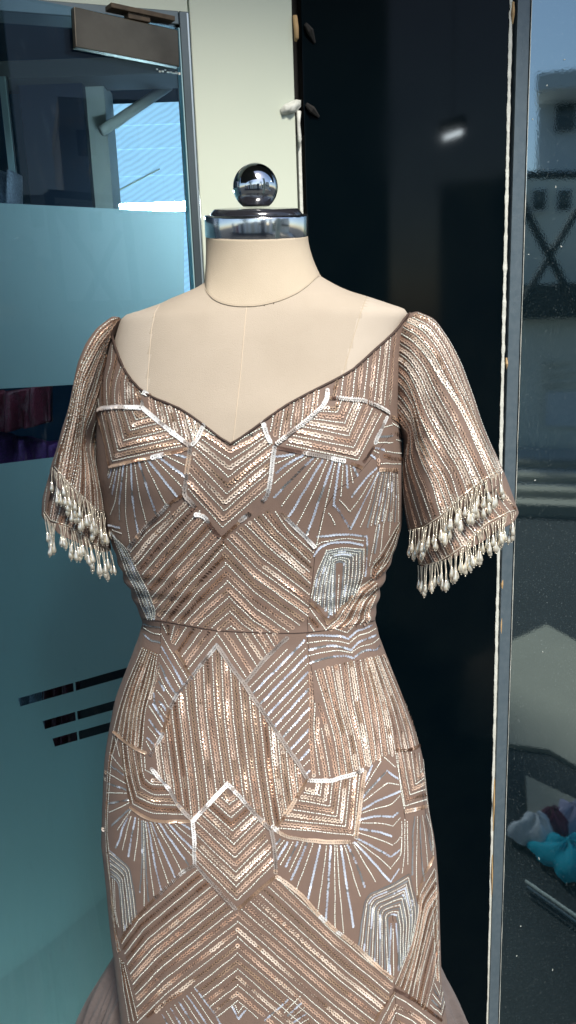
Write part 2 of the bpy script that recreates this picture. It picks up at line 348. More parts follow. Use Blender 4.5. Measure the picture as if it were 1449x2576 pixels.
# patch fitting at the top hinge corner: two plates, pivot bracket above
c0, c1, c2, c3 = door(186, 17, .014), door(447, 75, .014), door(452, 168, .014), door(190, 117, .014)
def plate(off, th, name, material, gx=0, par=gd):
    pts = [door(186 + gx, 17, off), door(448, 76, off), door(452, 168, off), door(191 + gx, 118, off)]
    vs_ = pts + [p - dn * th for p in pts]
    return mesh_obj(name, vs_, [(0, 1, 2, 3), (7, 6, 5, 4), (0, 4, 5, 1), (1, 5, 6, 2), (2, 6, 7, 3), (3, 7, 4, 0)], material, par)
pf = plate(.016, .010, 'patch_fitting', M['fitting'])
md = pf.modifiers.new('bevel', 'BEVEL'); md.width = .0012; md.segments = 2
plate(-.006, .012, 'patch_fitting', M['fitting'])
b = MB()
pc = [door(272, 18, .004), door(432, 52, .004)]
b.box((pc[0] + pc[1]) / 2, (pc[1] - pc[0]) / 2, dn * .011, Z * .0035)
b.box(door(345, 44, .004), du * .018, dn * .008, Z * .006)
b.build('pivot_bracket', M['rust'], gd, bevel=.001)
b = MB()
for i in range(9):
    x = 395 + 7 * i; b.box(door(x, 176 + .13 * (x - 395) + random.uniform(-3, 4), .006), du * random.uniform(.001, .003), dn * .001, Z * random.uniform(.0006, .0016))
b.build('chipped_putty', M['caulk'], gd)

# ------------------------------------------------------------------ the dark shop behind the door glass
b = MB()
xa, xb, ya, yb = -2.4, 1.2, 1.75, 4.2
P = lambda x, y, z: Vector((x, y, z))
b.add([P(xa, yb, 0), P(xb, yb, 0), P(xb, yb, ZT), P(xa, yb, ZT)], [(0, 1, 2, 3)])
b.add([P(xa, .9, 0), P(xa, yb, 0), P(xa, yb, ZT), P(xa, .9, ZT)], [(0, 1, 2, 3)])
b.add([P(xb, yb, 0), P(xb, 2.0, 0), P(xb, 2.0, ZT), P(xb, yb, ZT)], [(0, 1, 2, 3)])
b.add([P(xa, .9, ZT - .01), P(xb, 1.9, ZT - .01), P(xb, yb, ZT - .01), P(xa, yb, ZT - .01)], [(0, 1, 2, 3)])
structure(b.build('interior_wall', M['room']))
def upright(name, x0, x1, y0, y1, Y, material, th=.08, parent=None, bevel=.002):
    """box standing at depth Y whose front spans the given picture rectangle (vertical sides)"""
    ym = (y0 + y1) / 2
    a, c = at(x0, ym, Y), at(x1, ym, Y); zt, zb_ = at((x0 + x1) / 2, y0, Y).z, at((x0 + x1) / 2, y1, Y).z
    q = MB(); q.box(((a.x + c.x) / 2, Y + th / 2, (zt + zb_) / 2), Vector(((c.x - a.x) / 2, 0, 0)), Vector((0, th / 2, 0)), Vector((0, 0, (zt - zb_) / 2)))
    return q.build(name, material, parent, bevel=bevel)
tag(upright('pillar', 232, 288, 205, 900, 1.98, M['pillar'], .1), 'grey plastered pillar inside the shop behind the door glass', 'pillar')
tag(upright('cabinet', 80, 236, 205, 900, 1.95, M['cabinet'], .1), 'tall navy cabinet inside the shop left of the pillar', 'cabinet')
tag(upright('ceiling_beam', -300, 470, 150, 196, 1.9, mat('beam_brown', (.05, .045, .04), .7), .12), 'brown beam across the shop ceiling behind the glass', 'beam')
tag(upright('steel_post', 28, 46, 190, 800, 1.85, M['steel_edge'], .012), 'thin bright steel post at far left inside the shop', 'post')
m = mat('glowing_sheet', (.3, .4, .5), .5, emit=((.40, .56, .72), .6)); n_ = m.node_tree.nodes; l_ = m.node_tree.links
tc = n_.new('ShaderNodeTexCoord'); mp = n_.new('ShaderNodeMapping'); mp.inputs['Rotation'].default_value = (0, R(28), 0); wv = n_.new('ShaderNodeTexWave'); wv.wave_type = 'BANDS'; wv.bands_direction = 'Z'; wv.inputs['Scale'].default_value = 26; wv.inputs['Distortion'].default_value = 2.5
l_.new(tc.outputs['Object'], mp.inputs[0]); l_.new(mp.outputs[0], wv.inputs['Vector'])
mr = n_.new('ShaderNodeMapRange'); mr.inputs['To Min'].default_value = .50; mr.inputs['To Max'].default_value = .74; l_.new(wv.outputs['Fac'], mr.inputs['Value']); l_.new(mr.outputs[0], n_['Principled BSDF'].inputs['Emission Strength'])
sh = thing('glow_sheet', 'pale blue corrugated sheet with added glow right of the grey pillar', 'window')
for i, (y0, y1) in enumerate(((258, 312), (314, 372), (374, 440), (442, 508), (510, 900))): upright('sheet', 286, 500, y0, y1, 2.1 + .004 * i, m, .02, sh, 0)  # glow standing in for a bright patch; hidden lowest sheet added to brighten film
b = MB(); b.tube([at(300, 478, 2.08), at(402, 425, 2.085)], .0018, 6); b.tube([at(292, 322, 2.07), at(380, 253, 2.08)], .003, 6); b.build('brace', M['panel'], sh)
tag(upright('tube_lamp', 300, 480, 509, 531, 1.60, mat('lamp_white', (.9, .9, .9), .5, emit=((.82, .95, 1), 95)), .012), 'long white lit tube lamp at the foot of the glowing sheet', 'lamp')
b = MB(); b.tube([at(256, 330, 1.94), at(425, 216, 2.06)], .0115, 12)
tag(b.build('pipe', M['pillar'], smooth=True), 'slanting grey pipe across the pillar and glowing sheet', 'pipe')

lp = thing('fill_lamp', 'unseen lamp panel added on the shop ceiling to light the interior', 'lamp')
q = MB(); q.box((-.62, 1.78, ZT - .05), Vector((.16, 0, 0)), Vector((0, .05, 0)), Vector((0, 0, .02))); q.build('diffuser', mat('fill_light', (.9, .9, .9), .5, emit=((.75, .9, 1), 3.5)), lp)  # unseen lamp added to brighten the pillar and the shop walls
q = MB(); q.box((-.62, 1.78, ZT - .025), Vector((.18, 0, 0)), Vector((0, .07, 0)), Vector((0, 0, .004))); q.build('housing', M['steel_frame'], lp)
cs = thing('glow_box', 'unseen glowing box added low behind the frosted film to brighten it', 'glow box')
q = MB(); q.box((-1.0, 1.58, .22), Vector((.42, 0, 0)), Vector((0, .02, 0)), Vector((0, 0, .19))); q.build('glow_front', mat('glow_box_light', (.8, .8, .8), .5, emit=((.74, 1, .88), 3.2)), cs)  # unseen glowing panel added to brighten the film's lower left
q = MB(); q.box((-1.0, 1.78, .215), Vector((.44, 0, 0)), Vector((0, .17, 0)), Vector((0, 0, .21))); q.build('body', M['cabinet'], cs)

# garments seen through the clear band: folded sequined cloth on a rail
M['garnet'] = mat('garment_garnet', (.12, .012, .028), .4, noise=(160, .8, (.04, .006, .012)), bump=(300, .9, .004), emit=None)
M['plum'] = mat('garment_plum', (.09, .015, .12), .4, .3, noise=(240, .9, (.02, .005, .03)), bump=(420, .9, .004))
M['silvercloth'] = mat('garment_silver', (.45, .47, .55), .35, .5, noise=(220, .8, (.10, .10, .14)), bump=(420, .9, .004))
def garment(name, x0, x1, y0, y1, Y, material, label, seed):
    g = np.random.default_rng(seed); q = MB(); nx, ny = 26, 16; vs_ = []; ph = g.uniform(0, 6, 3)
    for side in (0, 1):
        for j in range(ny + 1):
            for i in range(nx + 1):
                u, v = i / nx, j / ny
                wob = .022 * math.sin(u * 17 + ph[0] + v * 1.5) + .012 * math.sin(u * 31 + ph[1] - v * 2)
                p = at(x0 + (x1 - x0) * u, y0 + (y1 - y0) * v + 12 * math.sin(u * 3.1 + ph[2]), Y)
                vs_.append(p + Vector((0, (wob if not side else .05 - wob * .5), 0)))
    N = (nx + 1) * (ny + 1); fs_ = []
    for sd in (0, 1):
        for j in range(ny):
            for i in range(nx):
                a = sd * N + j * (nx + 1) + i; f = (a, a + 1, a + nx + 2, a + nx + 1); fs_.append(f if not sd else f[::-1])
    rim = [i for i in range(nx + 1)] + [j * (nx + 1) + nx for j in range(1, ny + 1)] + [ny * (nx + 1) + i for i in range(nx - 1, -1, -1)] + [j * (nx + 1) for j in range(ny - 1, 0, -1)]
    fs_ += [(rim[i], N + rim[i], N + rim[(i + 1) % len(rim)], rim[(i + 1) % len(rim)]) for i in range(len(rim))]
    q.add(vs_, fs_); return tag(q.build(name, material, smooth=True), label, 'garment', 'garments on the rail inside the shop')
garment('garment', -40, 118, 975, 1075, 1.75, M['garnet'], 'dark red sequined garment in the clear band of the door', 1)
garment('garment', -40, 150, 1105, 1300, 1.8, M['plum'], 'purple glittering garment low in the clear band', 2)
garment('garment', -90, 36, 420, 560, 1.8, M['silvercloth'], 'silver sequined garment at the far left above the film', 3)
garment('garment', 40, 112, 1690, 1990, 1.45, M['silvercloth'], 'pale grey garment behind the left ends of the clear stripes', 4)
garment('garment', 118, 184, 1690, 1990, 1.47, M['garnet'], 'dark red garment behind the clear stripes, right of the grey one', 5)

# ================================================================== THE STREET behind the camera (seen in the polished stone, the door and the chrome)
def mirror(x, y, dist, off=.012):
    """place that the shop front shows reflected at a picture point, dist metres away from the front"""
    p = fac(x, y, off); d = (p - CAM).normalized(); r = d - nf * (2 * d.dot(nf)); return p + r * dist
def mirror_ground(x, y, z=0.0):
    p = fac(x, y, .012); d = (p - CAM).normalized(); r = d - nf * (2 * d.dot(nf)); return p + r * ((z - p.z) / r.z)
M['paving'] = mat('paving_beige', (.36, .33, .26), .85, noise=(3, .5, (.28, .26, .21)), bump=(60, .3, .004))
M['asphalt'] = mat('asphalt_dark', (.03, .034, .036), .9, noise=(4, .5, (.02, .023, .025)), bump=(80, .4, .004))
M['render'] = mat('render_cream', (.84, .81, .70), .8, noise=(1.5, .35, (.68, .65, .56)))
M['grey_render'] = mat('render_grey', (.66, .70, .74), .8, noise=(2, .5, (.40, .44, .48)))
M['render_white'] = mat('render_white', (.72, .73, .72), .7)
M['dark_glass'] = mat('window_dark', (.015, .02, .025), .1)
M['girder'] = mat('girder_dark', (.02, .025, .03), .6)
M['soffit'] = mat('soffit_dark', (.05, .052, .05), .8)
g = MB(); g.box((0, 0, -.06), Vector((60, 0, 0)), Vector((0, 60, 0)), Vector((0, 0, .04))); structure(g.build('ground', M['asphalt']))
def gpoly(name, pts, z, material):
    q = MB(); k = len(pts)
    q.add([Vector((p[0], p[1], z)) for p in pts] + [Vector((p[0], p[1], -.03)) for p in pts], [tuple(range(k))] + [(i, (i + 1) % k, k + (i + 1) % k, k + i) for i in range(k)])
    return structure(q.build(name, material))
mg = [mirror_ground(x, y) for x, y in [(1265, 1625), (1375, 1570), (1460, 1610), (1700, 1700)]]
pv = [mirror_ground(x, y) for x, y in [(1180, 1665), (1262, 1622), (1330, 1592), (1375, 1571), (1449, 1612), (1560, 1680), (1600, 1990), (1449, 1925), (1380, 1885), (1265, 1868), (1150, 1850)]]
gpoly('pavement', [(p.x, p.y) for p in pv], 0.0, M['paving'])  # sunlit patches of the ground, light put into the pale paving colour
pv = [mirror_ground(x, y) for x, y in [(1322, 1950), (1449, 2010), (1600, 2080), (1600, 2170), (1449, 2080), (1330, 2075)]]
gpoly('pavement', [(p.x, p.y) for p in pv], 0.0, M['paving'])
# awning over the shop front, its left part deepened to shade the door
q = MB(); q.box(F(2.06, ZT + .06, .34), uf * 2.44, nf * .44, Z * .055); q.box(F(-2.5, ZT + .06, 1.15), uf * 2.119, nf * 1.25, Z * .055); tag(q.build('awning', M['soffit']), 'dark flat awning over the shop front, deepened at left to shade the door', 'awning')
cL_, cR_ = mirror(740, 800, 3.0), mirror(972, 800, 3.0); cd_ = (cR_ - cL_); cd_.z = 0; q = MB(); cc_ = (cL_ + cR_) / 2
q.box((cc_.x, cc_.y, 1.7), cd_ / 2, Vector((-cd_.y, cd_.x, 0)) * .3, Z * 1.7); q.box((cc_.x, cc_.y, 3.44), cd_ * .56, Vector((-cd_.y, cd_.x, 0)) * .36, Z * .04)
tag(q.build('gate_column', mat('column_green_grey', (.60, .68, .58), .8, noise=(5, .5, (.45, .52, .44)), bump=(50, .2, .004)), bevel=.01), 'square green-grey gate column mirrored in the black panel', 'column')
# building across the street
Yb = -8.5
def bx(name, x0, x1, z0, z1, y0, y1, material, par=None):
    q = MB(); q.box(((x0 + x1) / 2, (y0 + y1) / 2, (z0 + z1) / 2), Vector(((x1 - x0) / 2, 0, 0)), Vector((0, (y1 - y0) / 2, 0)), Vector((0, 0, (z1 - z0) / 2)))
    return q.build(name, material, par)
hb = thing('street_house', 'cream house across the street mirrored in the polished stone', 'house')
ra_ = mirror(1390, 800, 1) - mirror(1390, 800, 0); ra_.z = 0; ra_.normalize(); hx_ = Vector((-ra_.y, ra_.x, 0))
if (mirror(1449, 800, 8) - mirror(1330, 800, 8)).dot(hx_) < 0: hx_ = -hx_
def mbox(name, x0, x1, y0, y1, d, th, material, par):
    p, q2 = mirror(x0, (y0 + y1) / 2, d), mirror(x1, (y0 + y1) / 2, d); zt = mirror((x0 + x1) / 2, y0, d).z; zb_ = mirror((x0 + x1) / 2, y1, d).z; wd_ = (q2 - p).dot(hx_)
    c = (p + q2) / 2; c.z = (zt + zb_) / 2; b_ = MB(); b_.box(c + ra_ * (th / 2), hx_ * (wd_ / 2), ra_ * (th / 2), Z * ((zt - zb_) / 2)); return b_.build(name, material, par)
mbox('wall', 1100, 2100, 420, 1160, 9.0, 3, M['render'], hb)
mbox('ledge', 1350, 2100, 142, 190, 8.6, 2.5, M['render_white'], hb)
mbox('upper_wall', 1352, 2100, 192, 418, 9.2, 2.0, M['grey_render'], hb)
for x0 in (1403, 1340, 1490, 1250):
    w = mbox('window', x0 - 4, x0 + 37, 472, 534, 8.97, .028, M['render_white'], hb); mbox('glass', x0, x0 + 33, 478, 528, 8.955, .013, M['dark_glass'], w)
for x0 in (1398, 1520): mbox('window', x0, x0 + 50, 260, 330, 9.18, .018, M['dark_glass'], hb)
mbox('shade_board', 1290, 2100, 700, 790, 8.6, .3, M['soffit'], hb)
g_ = mbox('gate', 1300, 1700, 800, 1158, 8.97, .02, M['dark_glass'], hb)
mbox('panel', 1372, 1470, 985, 1074, 8.93, .02, M['render_white'], g_)
for k in range(16): mbox('bar', 1372 + 9 * k, 1376 + 9 * k, 905, 984, 8.93, .02, M['render'], g_)
for k in range(3): mbox('rail', 1372, 1516, 905 + 26 * k, 911 + 26 * k, 8.90, .02, M['render'], g_)
cw = thing('reflection_bays', 'unseen white, dark and coloured bays added for stripes in the chrome', 'wall')  # bays added behind the camera to put bright and dark stripes in chrome
g_ = np.random.default_rng(21); x = -9.0; cols_ = [mat('bay_white', (.82, .82, .80), .6), mat('bay_dark', (.03, .035, .045), .5), mat('bay_sand', (.62, .55, .42), .7), mat('bay_wine', (.20, .04, .07), .6), mat('bay_green', (.10, .16, .07), .8), mat('bay_blue', (.10, .13, .24), .6)]
while x < 6.4:
    wd2 = float(g_.uniform(.25, 1.1)); hh = float(g_.uniform(1.7, 3.3)); bx('bay', x, x + wd2 - .01, 0, hh, -5.9 - .03 * (int(x * 10) % 5), -5.6, cols_[int(g_.choice(6, p=[.44, .20, .18, .06, .06, .06]))], cw); x += wd2
hb2 = thing('street_house', 'white house beyond the cream one across the street', 'house')
bx('wall', -9, 3.2, 0, 2.5, Yb - 7, Yb - 1.5, M['render_white'], hb2)
bx('roof', -9.4, 3.5, 2.5, 2.7, Yb - 7.2, Yb - 1.1, M['soffit'], hb2)
for x in (-7.5, -4.6, -1.8, .9):
    w = bx('window', x, x + 1.3, 1.0, 2.1, Yb - 1.498, Yb - 1.44, M['dark_glass'], hb2)
q = MB()                                                  # cross-braced steel frame in front of the house
for xa_, ya_, xb_, yb2 in ((1290, 470, 1470, 810), (1455, 525, 1290, 800)):
    q.tube([mirror(xa_, ya_, 7.6), mirror(xb_, yb2, 7.6)], .045, 4)
for x in (1275, 1478): q.tube([mirror(x, 440, 7.6), mirror(x, 1160, 7.6)], .05, 6)
q.tube([mirror(1275, 440, 7.6), mirror(1478, 440, 7.6)], .04, 6)
tag(q.build('braced_frame', M['girder']), 'dark cross-braced steel frame before the cream house', 'steel frame')
p = mirror(1390, 1100, 7.3); q = MB(); q.box((p.x, p.y, -.004), hx_ * 4, ra_ * 1.6, Z * .02); structure(q.build('bounce_slab', mat('bounce_slab_pale', (.55, .54, .50), .8)))  # pale ground added to bounce sunlight up onto the house wall
for i, y in enumerate((1180, 1216, 1252, 1288)):
    p = mirror_ground(1390, y); q = MB(); q.box(p + Z * .03, hx_ * 2, ra_ * .12, Z * .06); structure(q.build('kerb_step', M['paving']))
# trees beyond
M['leaf'] = mat('leaf_green', (.06, .10, .035), .7, noise=(3, .6, (.035, .065, .025)))
M['bark'] = mat('bark', (.09, .07, .05), .9)
def tree(x, y, h, rad, label, seed, dens=60):
    g_ = np.random.default_rng(seed); t = thing('tree', label, 'tree', 'trees across the street'); t.location = (x, y, 0)
    q = MB(); q.tube([(0, 0, 0), (.06, .02, h * .3), (-.05, .05, h * .6), (0, 0, h * .8)], [.16, .13, .09, .04], 8)
    for k in range(6):
        a = k * 1.1 + seed; q.tube([(0, 0, h * (.4 + .05 * k)), (math.cos(a) * rad * .6, math.sin(a) * rad * .6, h * (.6 + .05 * k))], [.06, .02], 6)
    q.build('trunk', M['bark'], t)
    q = MB(); cl = g_.normal(0, 1, (26, 3)); cl /= np.linalg.norm(cl, axis=1)[:, None]; cl *= (g_.uniform(.25, 1, 26) ** .5)[:, None] * rad
    for c in cl:
        for k in range(dens):
            p = c + g_.normal(0, rad * .17, 3); p[2] = p[2] * .8 + h * .78
            a = Vector(g_.normal(0, 1, 3)).normalized(); bb = a.orthogonal().normalized(); s_ = g_.uniform(.06, .13); p = Vector(p)
            q.add([p - a * s_, p + bb * s_ * .5, p + a * s_, p - bb * s_ * .5], [(0, 1, 2, 3)])
    q.build('crown', M['leaf'], t)
tree(-3.5, -7.5, 5.0, 1.8, 'broad green tree before the white house', 2)
tree(9.5, -14.5, 7.5, 2.4, 'tall green tree behind the cream house', 3)
# heap of cloths and a stick on the pavement, mirrored low in the stone
def heap(px, py, r_, h, material, label, seed):
    c = mirror_ground(px, py); g_ = np.random.default_rng(seed); q = MB(); n1, n2 = 22, 9; vs_ = []
    for j in range(n2):
        t = j / (n2 - 1)
        for i in range(n1):
            a = 2 * math.pi * i / n1; k = 1 + .22 * math.sin(3 * a + seed) + .12 * math.sin(7 * a + 2 * seed + 3 * t)
            rr = r_ * k * math.cos(t * math.pi / 2 * .98); vs_.append(Vector((c.x + rr * math.cos(a), c.y + rr * math.sin(a), .002 + h * math.sin(t * math.pi / 2) * (1 + .2 * math.sin(5 * a + t * 4)))))
    fs_ = [(j * n1 + i, j * n1 + (i + 1) % n1, (j + 1) * n1 + (i + 1) % n1, (j + 1) * n1 + i) for j in range(n2 - 1) for i in range(n1)] + [tuple((n2 - 1) * n1 + i for i in range(n1))]
    q.add(vs_, fs_); return tag(q.build('cloth_heap', material, smooth=True), label, 'cloth', 'cloths dropped on the pavement')
heap(1425, 2160, .10, .06, mat('cloth_turquoise', (.0, .42, .55), .8), 'turquoise cloth dropped on the pavement', 1)
heap(1345, 2110, .07, .08, mat('cloth_white', (.7, .7, .74), .8), 'white cloth dropped on the pavement', 2)
heap(1385, 2085, .06, .07, mat('cloth_wine', (.16, .02, .06), .8), 'wine red cloth dropped on the pavement', 3)
heap(1440, 2075, .08, .07, mat('cloth_lilac', (.5, .45, .62), .8), 'lilac cloth dropped on the pavement', 4)
q = MB(); q.tube([mirror_ground(1322, 2222) + Z * .007, mirror_ground(1470, 2325) + Z * .007], .006, 8); tag(q.build('stick', M['caulk']), 'pale straight stick lying nearest the cloths on the ground', 'stick')
q = MB(); q.tube([mirror_ground(1326, 2236) + Z * .006, mirror_ground(1470, 2340) + Z * .006], .005, 8); tag(q.build('stick', M['strip']), 'thin grey stick lying alongside the pale stick', 'stick')
# small lit lamp under the awning, mirrored in the black panel
a0, a1 = mirror(1112, 349, .8, .004), mirror(1166, 330, .8, .004)
lt = thing('soffit_lamp', 'small lit tube lamp under the awning mirrored in black', 'lamp')
q = MB(); q.tube([a0.lerp(a1, .1), a0.lerp(a1, .9)], .006, 10); q.build('tube', mat('lamp_tube', (.9, .9, .9), .5, emit=((.85, .95, 1), 45)), lt)
q = MB(); q.box((a0 + a1) / 2 + Z * .026, (a1 - a0) * .55, Vector((.02, -.01, 0)), Z * .01); q.tube([(a0 + a1) / 2 + Z * .03, Vector((((a0 + a1) / 2).x, ((a0 + a1) / 2).y, ZT))], .0012, 6); q.build('holder', M['soffit'], lt)

# ================================================================== DRESS FORM AND GOWN: surfaces
AX = .98
def axisY(y):                                             # the form leans a little towards the camera lower down
    t = min(1, max(0, (y - 1000) / 1500)); return AX - .07 * t * t * (3 - 2 * t)
ROWS = [(517, 706, 803, 690, .060, .060), (494, 722, 828, 705, .063, .062), (458, 738, 860, 722, .066, .064), (425, 751, 890, 734, .069, .066),
 (400, 763, 924, 744, .072, .068), (352, 780, 982, 763, .077, .070), (304, 797, 1030, 783, .081, .071), (286, 850, 1018, 840, .090, .073), (264, 950, 1011, 950, .103, .076),
 (254, 1020, 1006, 1010, .112, .078), (251, 1100, 1005, 1090, .118, .078), (254, 1180, 1009, 1180, .117, .078), (263, 1235, 1010, 1235, .112, .078),
 (275, 1318, 1006, 1312, .104, .080), (290, 1362, 993, 1362, .099, .080), (316, 1438, 966, 1438, .092, .080), (331, 1468, 955, 1468, .089, .080), (346, 1508, 946, 1508, .086, .082),
 (361, 1542, 940, 1543, .085, .083), (362, 1562, 943, 1563, .085, .084), (352, 1598, 952, 1600, .087, .086), (320, 1683, 984, 1683, .093, .094), (295, 1748, 1010, 1748, .098, .100),
 (277, 1838, 1043, 1838, .105, .108), (268, 1903, 1061, 1903, .109, .112), (263, 2021, 1075, 2021, .113, .116), (261, 2093, 1088, 2093, .114, .116), (264, 2118, 1092, 2125, .114, .115),
 (274, 2218, 1099, 2218, .112, .112), (283, 2318, 1102, 2318, .109, .108), (291, 2380, 1104, 2380, .107, .104), (297, 2432, 1106, 2439, .106, .102), (304, 2500, 1112, 2495, .105, .100),
 (312, 2576, 1122, 2560, .105, .100), (322, 2720, 1136, 2720, .106, .1)]
RA = np.array(ROWS, float)
def crom(A, t):                                           # gentle interpolation of the table
    k = len(A) - 1; i = min(int(t), k - 1); f = t - i
    p1, p2 = A[i], A[i + 1]; p0, p3 = A[max(i - 1, 0)], A[min(i + 2, k)]
    h = .5 * ((2 * p1) + (p2 - p0) * f + (2 * p0 - 5 * p1 + 4 * p2 - p3) * f * f + (-p0 + 3 * p1 - 3 * p2 + p3) * f ** 3)
    return .6 * h + .4 * (p1 + (p2 - p1) * f)
NS = 144
def shell(t0, t1, step_px, off, wrinkle=0.0):
    """stacked closed rings of the body; returns vertices, rings, per-ring size"""
    ts = []; t = t0
    while t < t1:
        ts.append(t); a, c = crom(RA, t), crom(RA, min(t + .05, t1)); v = max(abs(c[1] - a[1]), 1) / .05; t += min(step_px / v, .34)
    ts.append(t1); V = []
    for t in ts:
        xl, yl, xr, yr, bf, bk = crom(RA, t); Y = axisY((yl + yr) / 2)
        L, Rr = at(xl, yl, Y), at(xr, yr, Y); C = (L + Rr) / 2; A = (Rr - L) / 2
        A = A * ((A.length * .992 + off) / A.length); ym = (yl + yr) / 2
        ex = 2.0 + .35 * min(1, max(0, (ym - 760) / 200))
        for j in range(NS):
            th = 2 * math.pi * j / NS; c_, s_ = math.cos(th), math.sin(th)
            k = (abs(c_) ** ex + abs(s_) ** ex) ** (-1 / ex); c_ *= k; s_ *= k
            b = (bf if s_ > 0 else bk) + off
            p = C + A * c_ + Vector((0, -b * s_, 0))
            if s_ > .1:
                px = (xl + xr) / 2 + (xr - xl) / 2 * c_ - 15 * s_
                yy = ym + 20
                bu = .013 * (math.exp(-((px - 385) / 95) ** 2 - ((yy - 1150) / 105) ** 2) + math.exp(-((px - 815) / 95) ** 2 - ((yy - 1135) / 105) ** 2))
                bu += .006 * math.exp(-((px - 600) / 160) ** 2 - ((yy - 1980) / 220) ** 2)
                p.y -= bu * min(1, (s_ - .1) * 2)
            if wrinkle:
                w = math.exp(-((ym - 1470) / 90) ** 2) * abs(c_) ** 2
                p.y -= wrinkle * w * math.sin(ym * .16 + 3 * c_); p.x += wrinkle * .6 * w * math.sin(ym * .14) * (1 if c_ > 0 else -1)
                p.y -= wrinkle * .5 * math.exp(-((ym - 1640) / 80) ** 2) * math.sin(c_ * 16)
            V.append(p)
    return V, len(ts)
def ring_faces(k, n, skip=None):
    return [(i * n + j, i * n + (j + 1) % n, (i + 1) * n + (j + 1) % n, (i + 1) * n + j) for i in range(k - 1) for j in range(n)]

form = thing('dress_form', 'beige linen dress form with chrome neck ring and silver ball', 'dress form')
V, k = shell(0, 15.2, 9, -.0015)
fs0 = ring_faces(k, NS) + [tuple(range(NS))[::-1], tuple((k - 1) * NS + j for j in range(NS))]
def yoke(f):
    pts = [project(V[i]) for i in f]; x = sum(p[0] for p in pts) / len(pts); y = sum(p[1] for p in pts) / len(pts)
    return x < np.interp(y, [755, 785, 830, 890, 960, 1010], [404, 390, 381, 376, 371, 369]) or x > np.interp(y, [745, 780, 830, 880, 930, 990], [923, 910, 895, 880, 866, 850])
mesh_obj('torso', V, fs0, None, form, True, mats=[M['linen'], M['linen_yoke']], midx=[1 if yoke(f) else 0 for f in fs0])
torso_bvh = BVHTree.FromPolygons(V, fs0)

def cast(bvh, x, y):
    d = ray(x, y).normalized(); h = bvh.ray_cast(CAM, d, 3.0)
    return (h[0], h[1] if h[1].dot(d) < 0 else -h[1]) if h[0] is not None else None
# neck
cL, cR = at(517.5, 594, AX), at(774.5, 592, AX); cC = (cL + cR) / 2; cA = (cR - cL) / 2; RC = cA.length; cax = cA.normalized()
tilt = Vector((0, -.157, .987)).normalized(); cup = (tilt - cax * tilt.dot(cax)).normalized(); cfw = cup.cross(cax)   # forward
if cfw.y > 0: cfw = -cfw
SEAM = [(514, 711), (516, 724), (522, 737), (531, 748), (542, 757), (556, 763), (572, 768), (593, 771), (622, 772), (650, 770), (680, 764), (705, 757), (728, 748), (750, 737), (768, 724), (784, 710), (796, 698), (806, 692)]
sx_ = [p[0] for p in SEAM]; sy_ = [p[1] for p in SEAM]
nL, nR = at(514, 711, AX), at(806, 692, AX); nC = (nL + nR) / 2; nA = (nR - nL) / 2
NN, KR = 120, 30
capP, seamP = [], []
for j in range(NN):
    th = 2 * math.pi * j / NN; c_, s_ = math.cos(th), math.sin(th)
    capP.append(cC + cA * c_ + cfw * (RC * s_))
    if s_ > .12:
        x = 660 + 146 * c_; y = float(np.interp(x, sx_, sy_)); h = cast(torso_bvh, x, y)
        seamP.append(h[0] + h[1] * .0012 if h else nC + nA * c_ + Vector((0, -.06 * s_, -.03 * s_)))
    else: seamP.append(nC + nA * c_ + Vector((0, -.062 * s_, -.004 * s_)))
for _ in range(3): seamP = [(seamP[j - 1] + seamP[j] * 2 + seamP[(j + 1) % NN]) / 4 for j in range(NN)]
NV = []
for i in range(KR):
    t = i / (KR - 1); w = t ** 1.7
    for j in range(NN):
        p, q_ = capP[j], seamP[j]; NV.append(Vector((p.x + (q_.x - p.x) * w, p.y + (q_.y - p.y) * w, p.z + (q_.z - p.z) * t)))
nf_ = ring_faces(KR, NN)
NV2 = list(NV)
for j in range(NN): NV2.append(seamP[j] * .95 + nC * .05 + Vector((0, 0, -.012)))
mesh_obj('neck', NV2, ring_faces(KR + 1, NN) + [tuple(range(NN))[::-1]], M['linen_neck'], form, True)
q = MB(); q.tube([seamP[j] + (seamP[j] - nC).normalized() * .0002 for j in range(NN)] + [seamP[0]], .0003, 5)
q.build('neck_seam', M['seam'], form, True)
# cap: chrome ring, lacquered plate, ball
hR = (at(517, 541, AX) - at(517, 594, AX)).length
q = MB(); q.lathe(cC - cup * .0005, cup, [(RC * .9, -.001), (RC * 1.001, 0), (RC * 1.006, .0012), (RC * 1.006, hR - .0016), (RC * .995, hR), (RC * .87, hR + .0003)], 96); q.build('neck_ring', M['chrome_brushed'], form, True)
k_ = RC / 128.5
q = MB(); q.lathe(cC + cup * hR, cup, [(114 * k_, 0), (114.5 * k_, .0008), (106 * k_, 11 * k_), (103 * k_, 13.5 * k_), (30 * k_, 14 * k_)], 96); q.build('cap_plate', M['dark_metal'], form, True)
bc = at(642.5, 470.5, AX); br = 55.5 * k_
q = MB(); pr = []
for i in range(41):
    a = -math.pi / 2 + .62 + (math.pi - .62) * i / 40; pr.append((br * math.cos(a), br * math.sin(a)))
pr[-1] = (.00002, br)
q.lathe(bc, Vector((.01, -.03, 1)), pr, 64); q.build('finial_ball', M['chrome'], form, True)
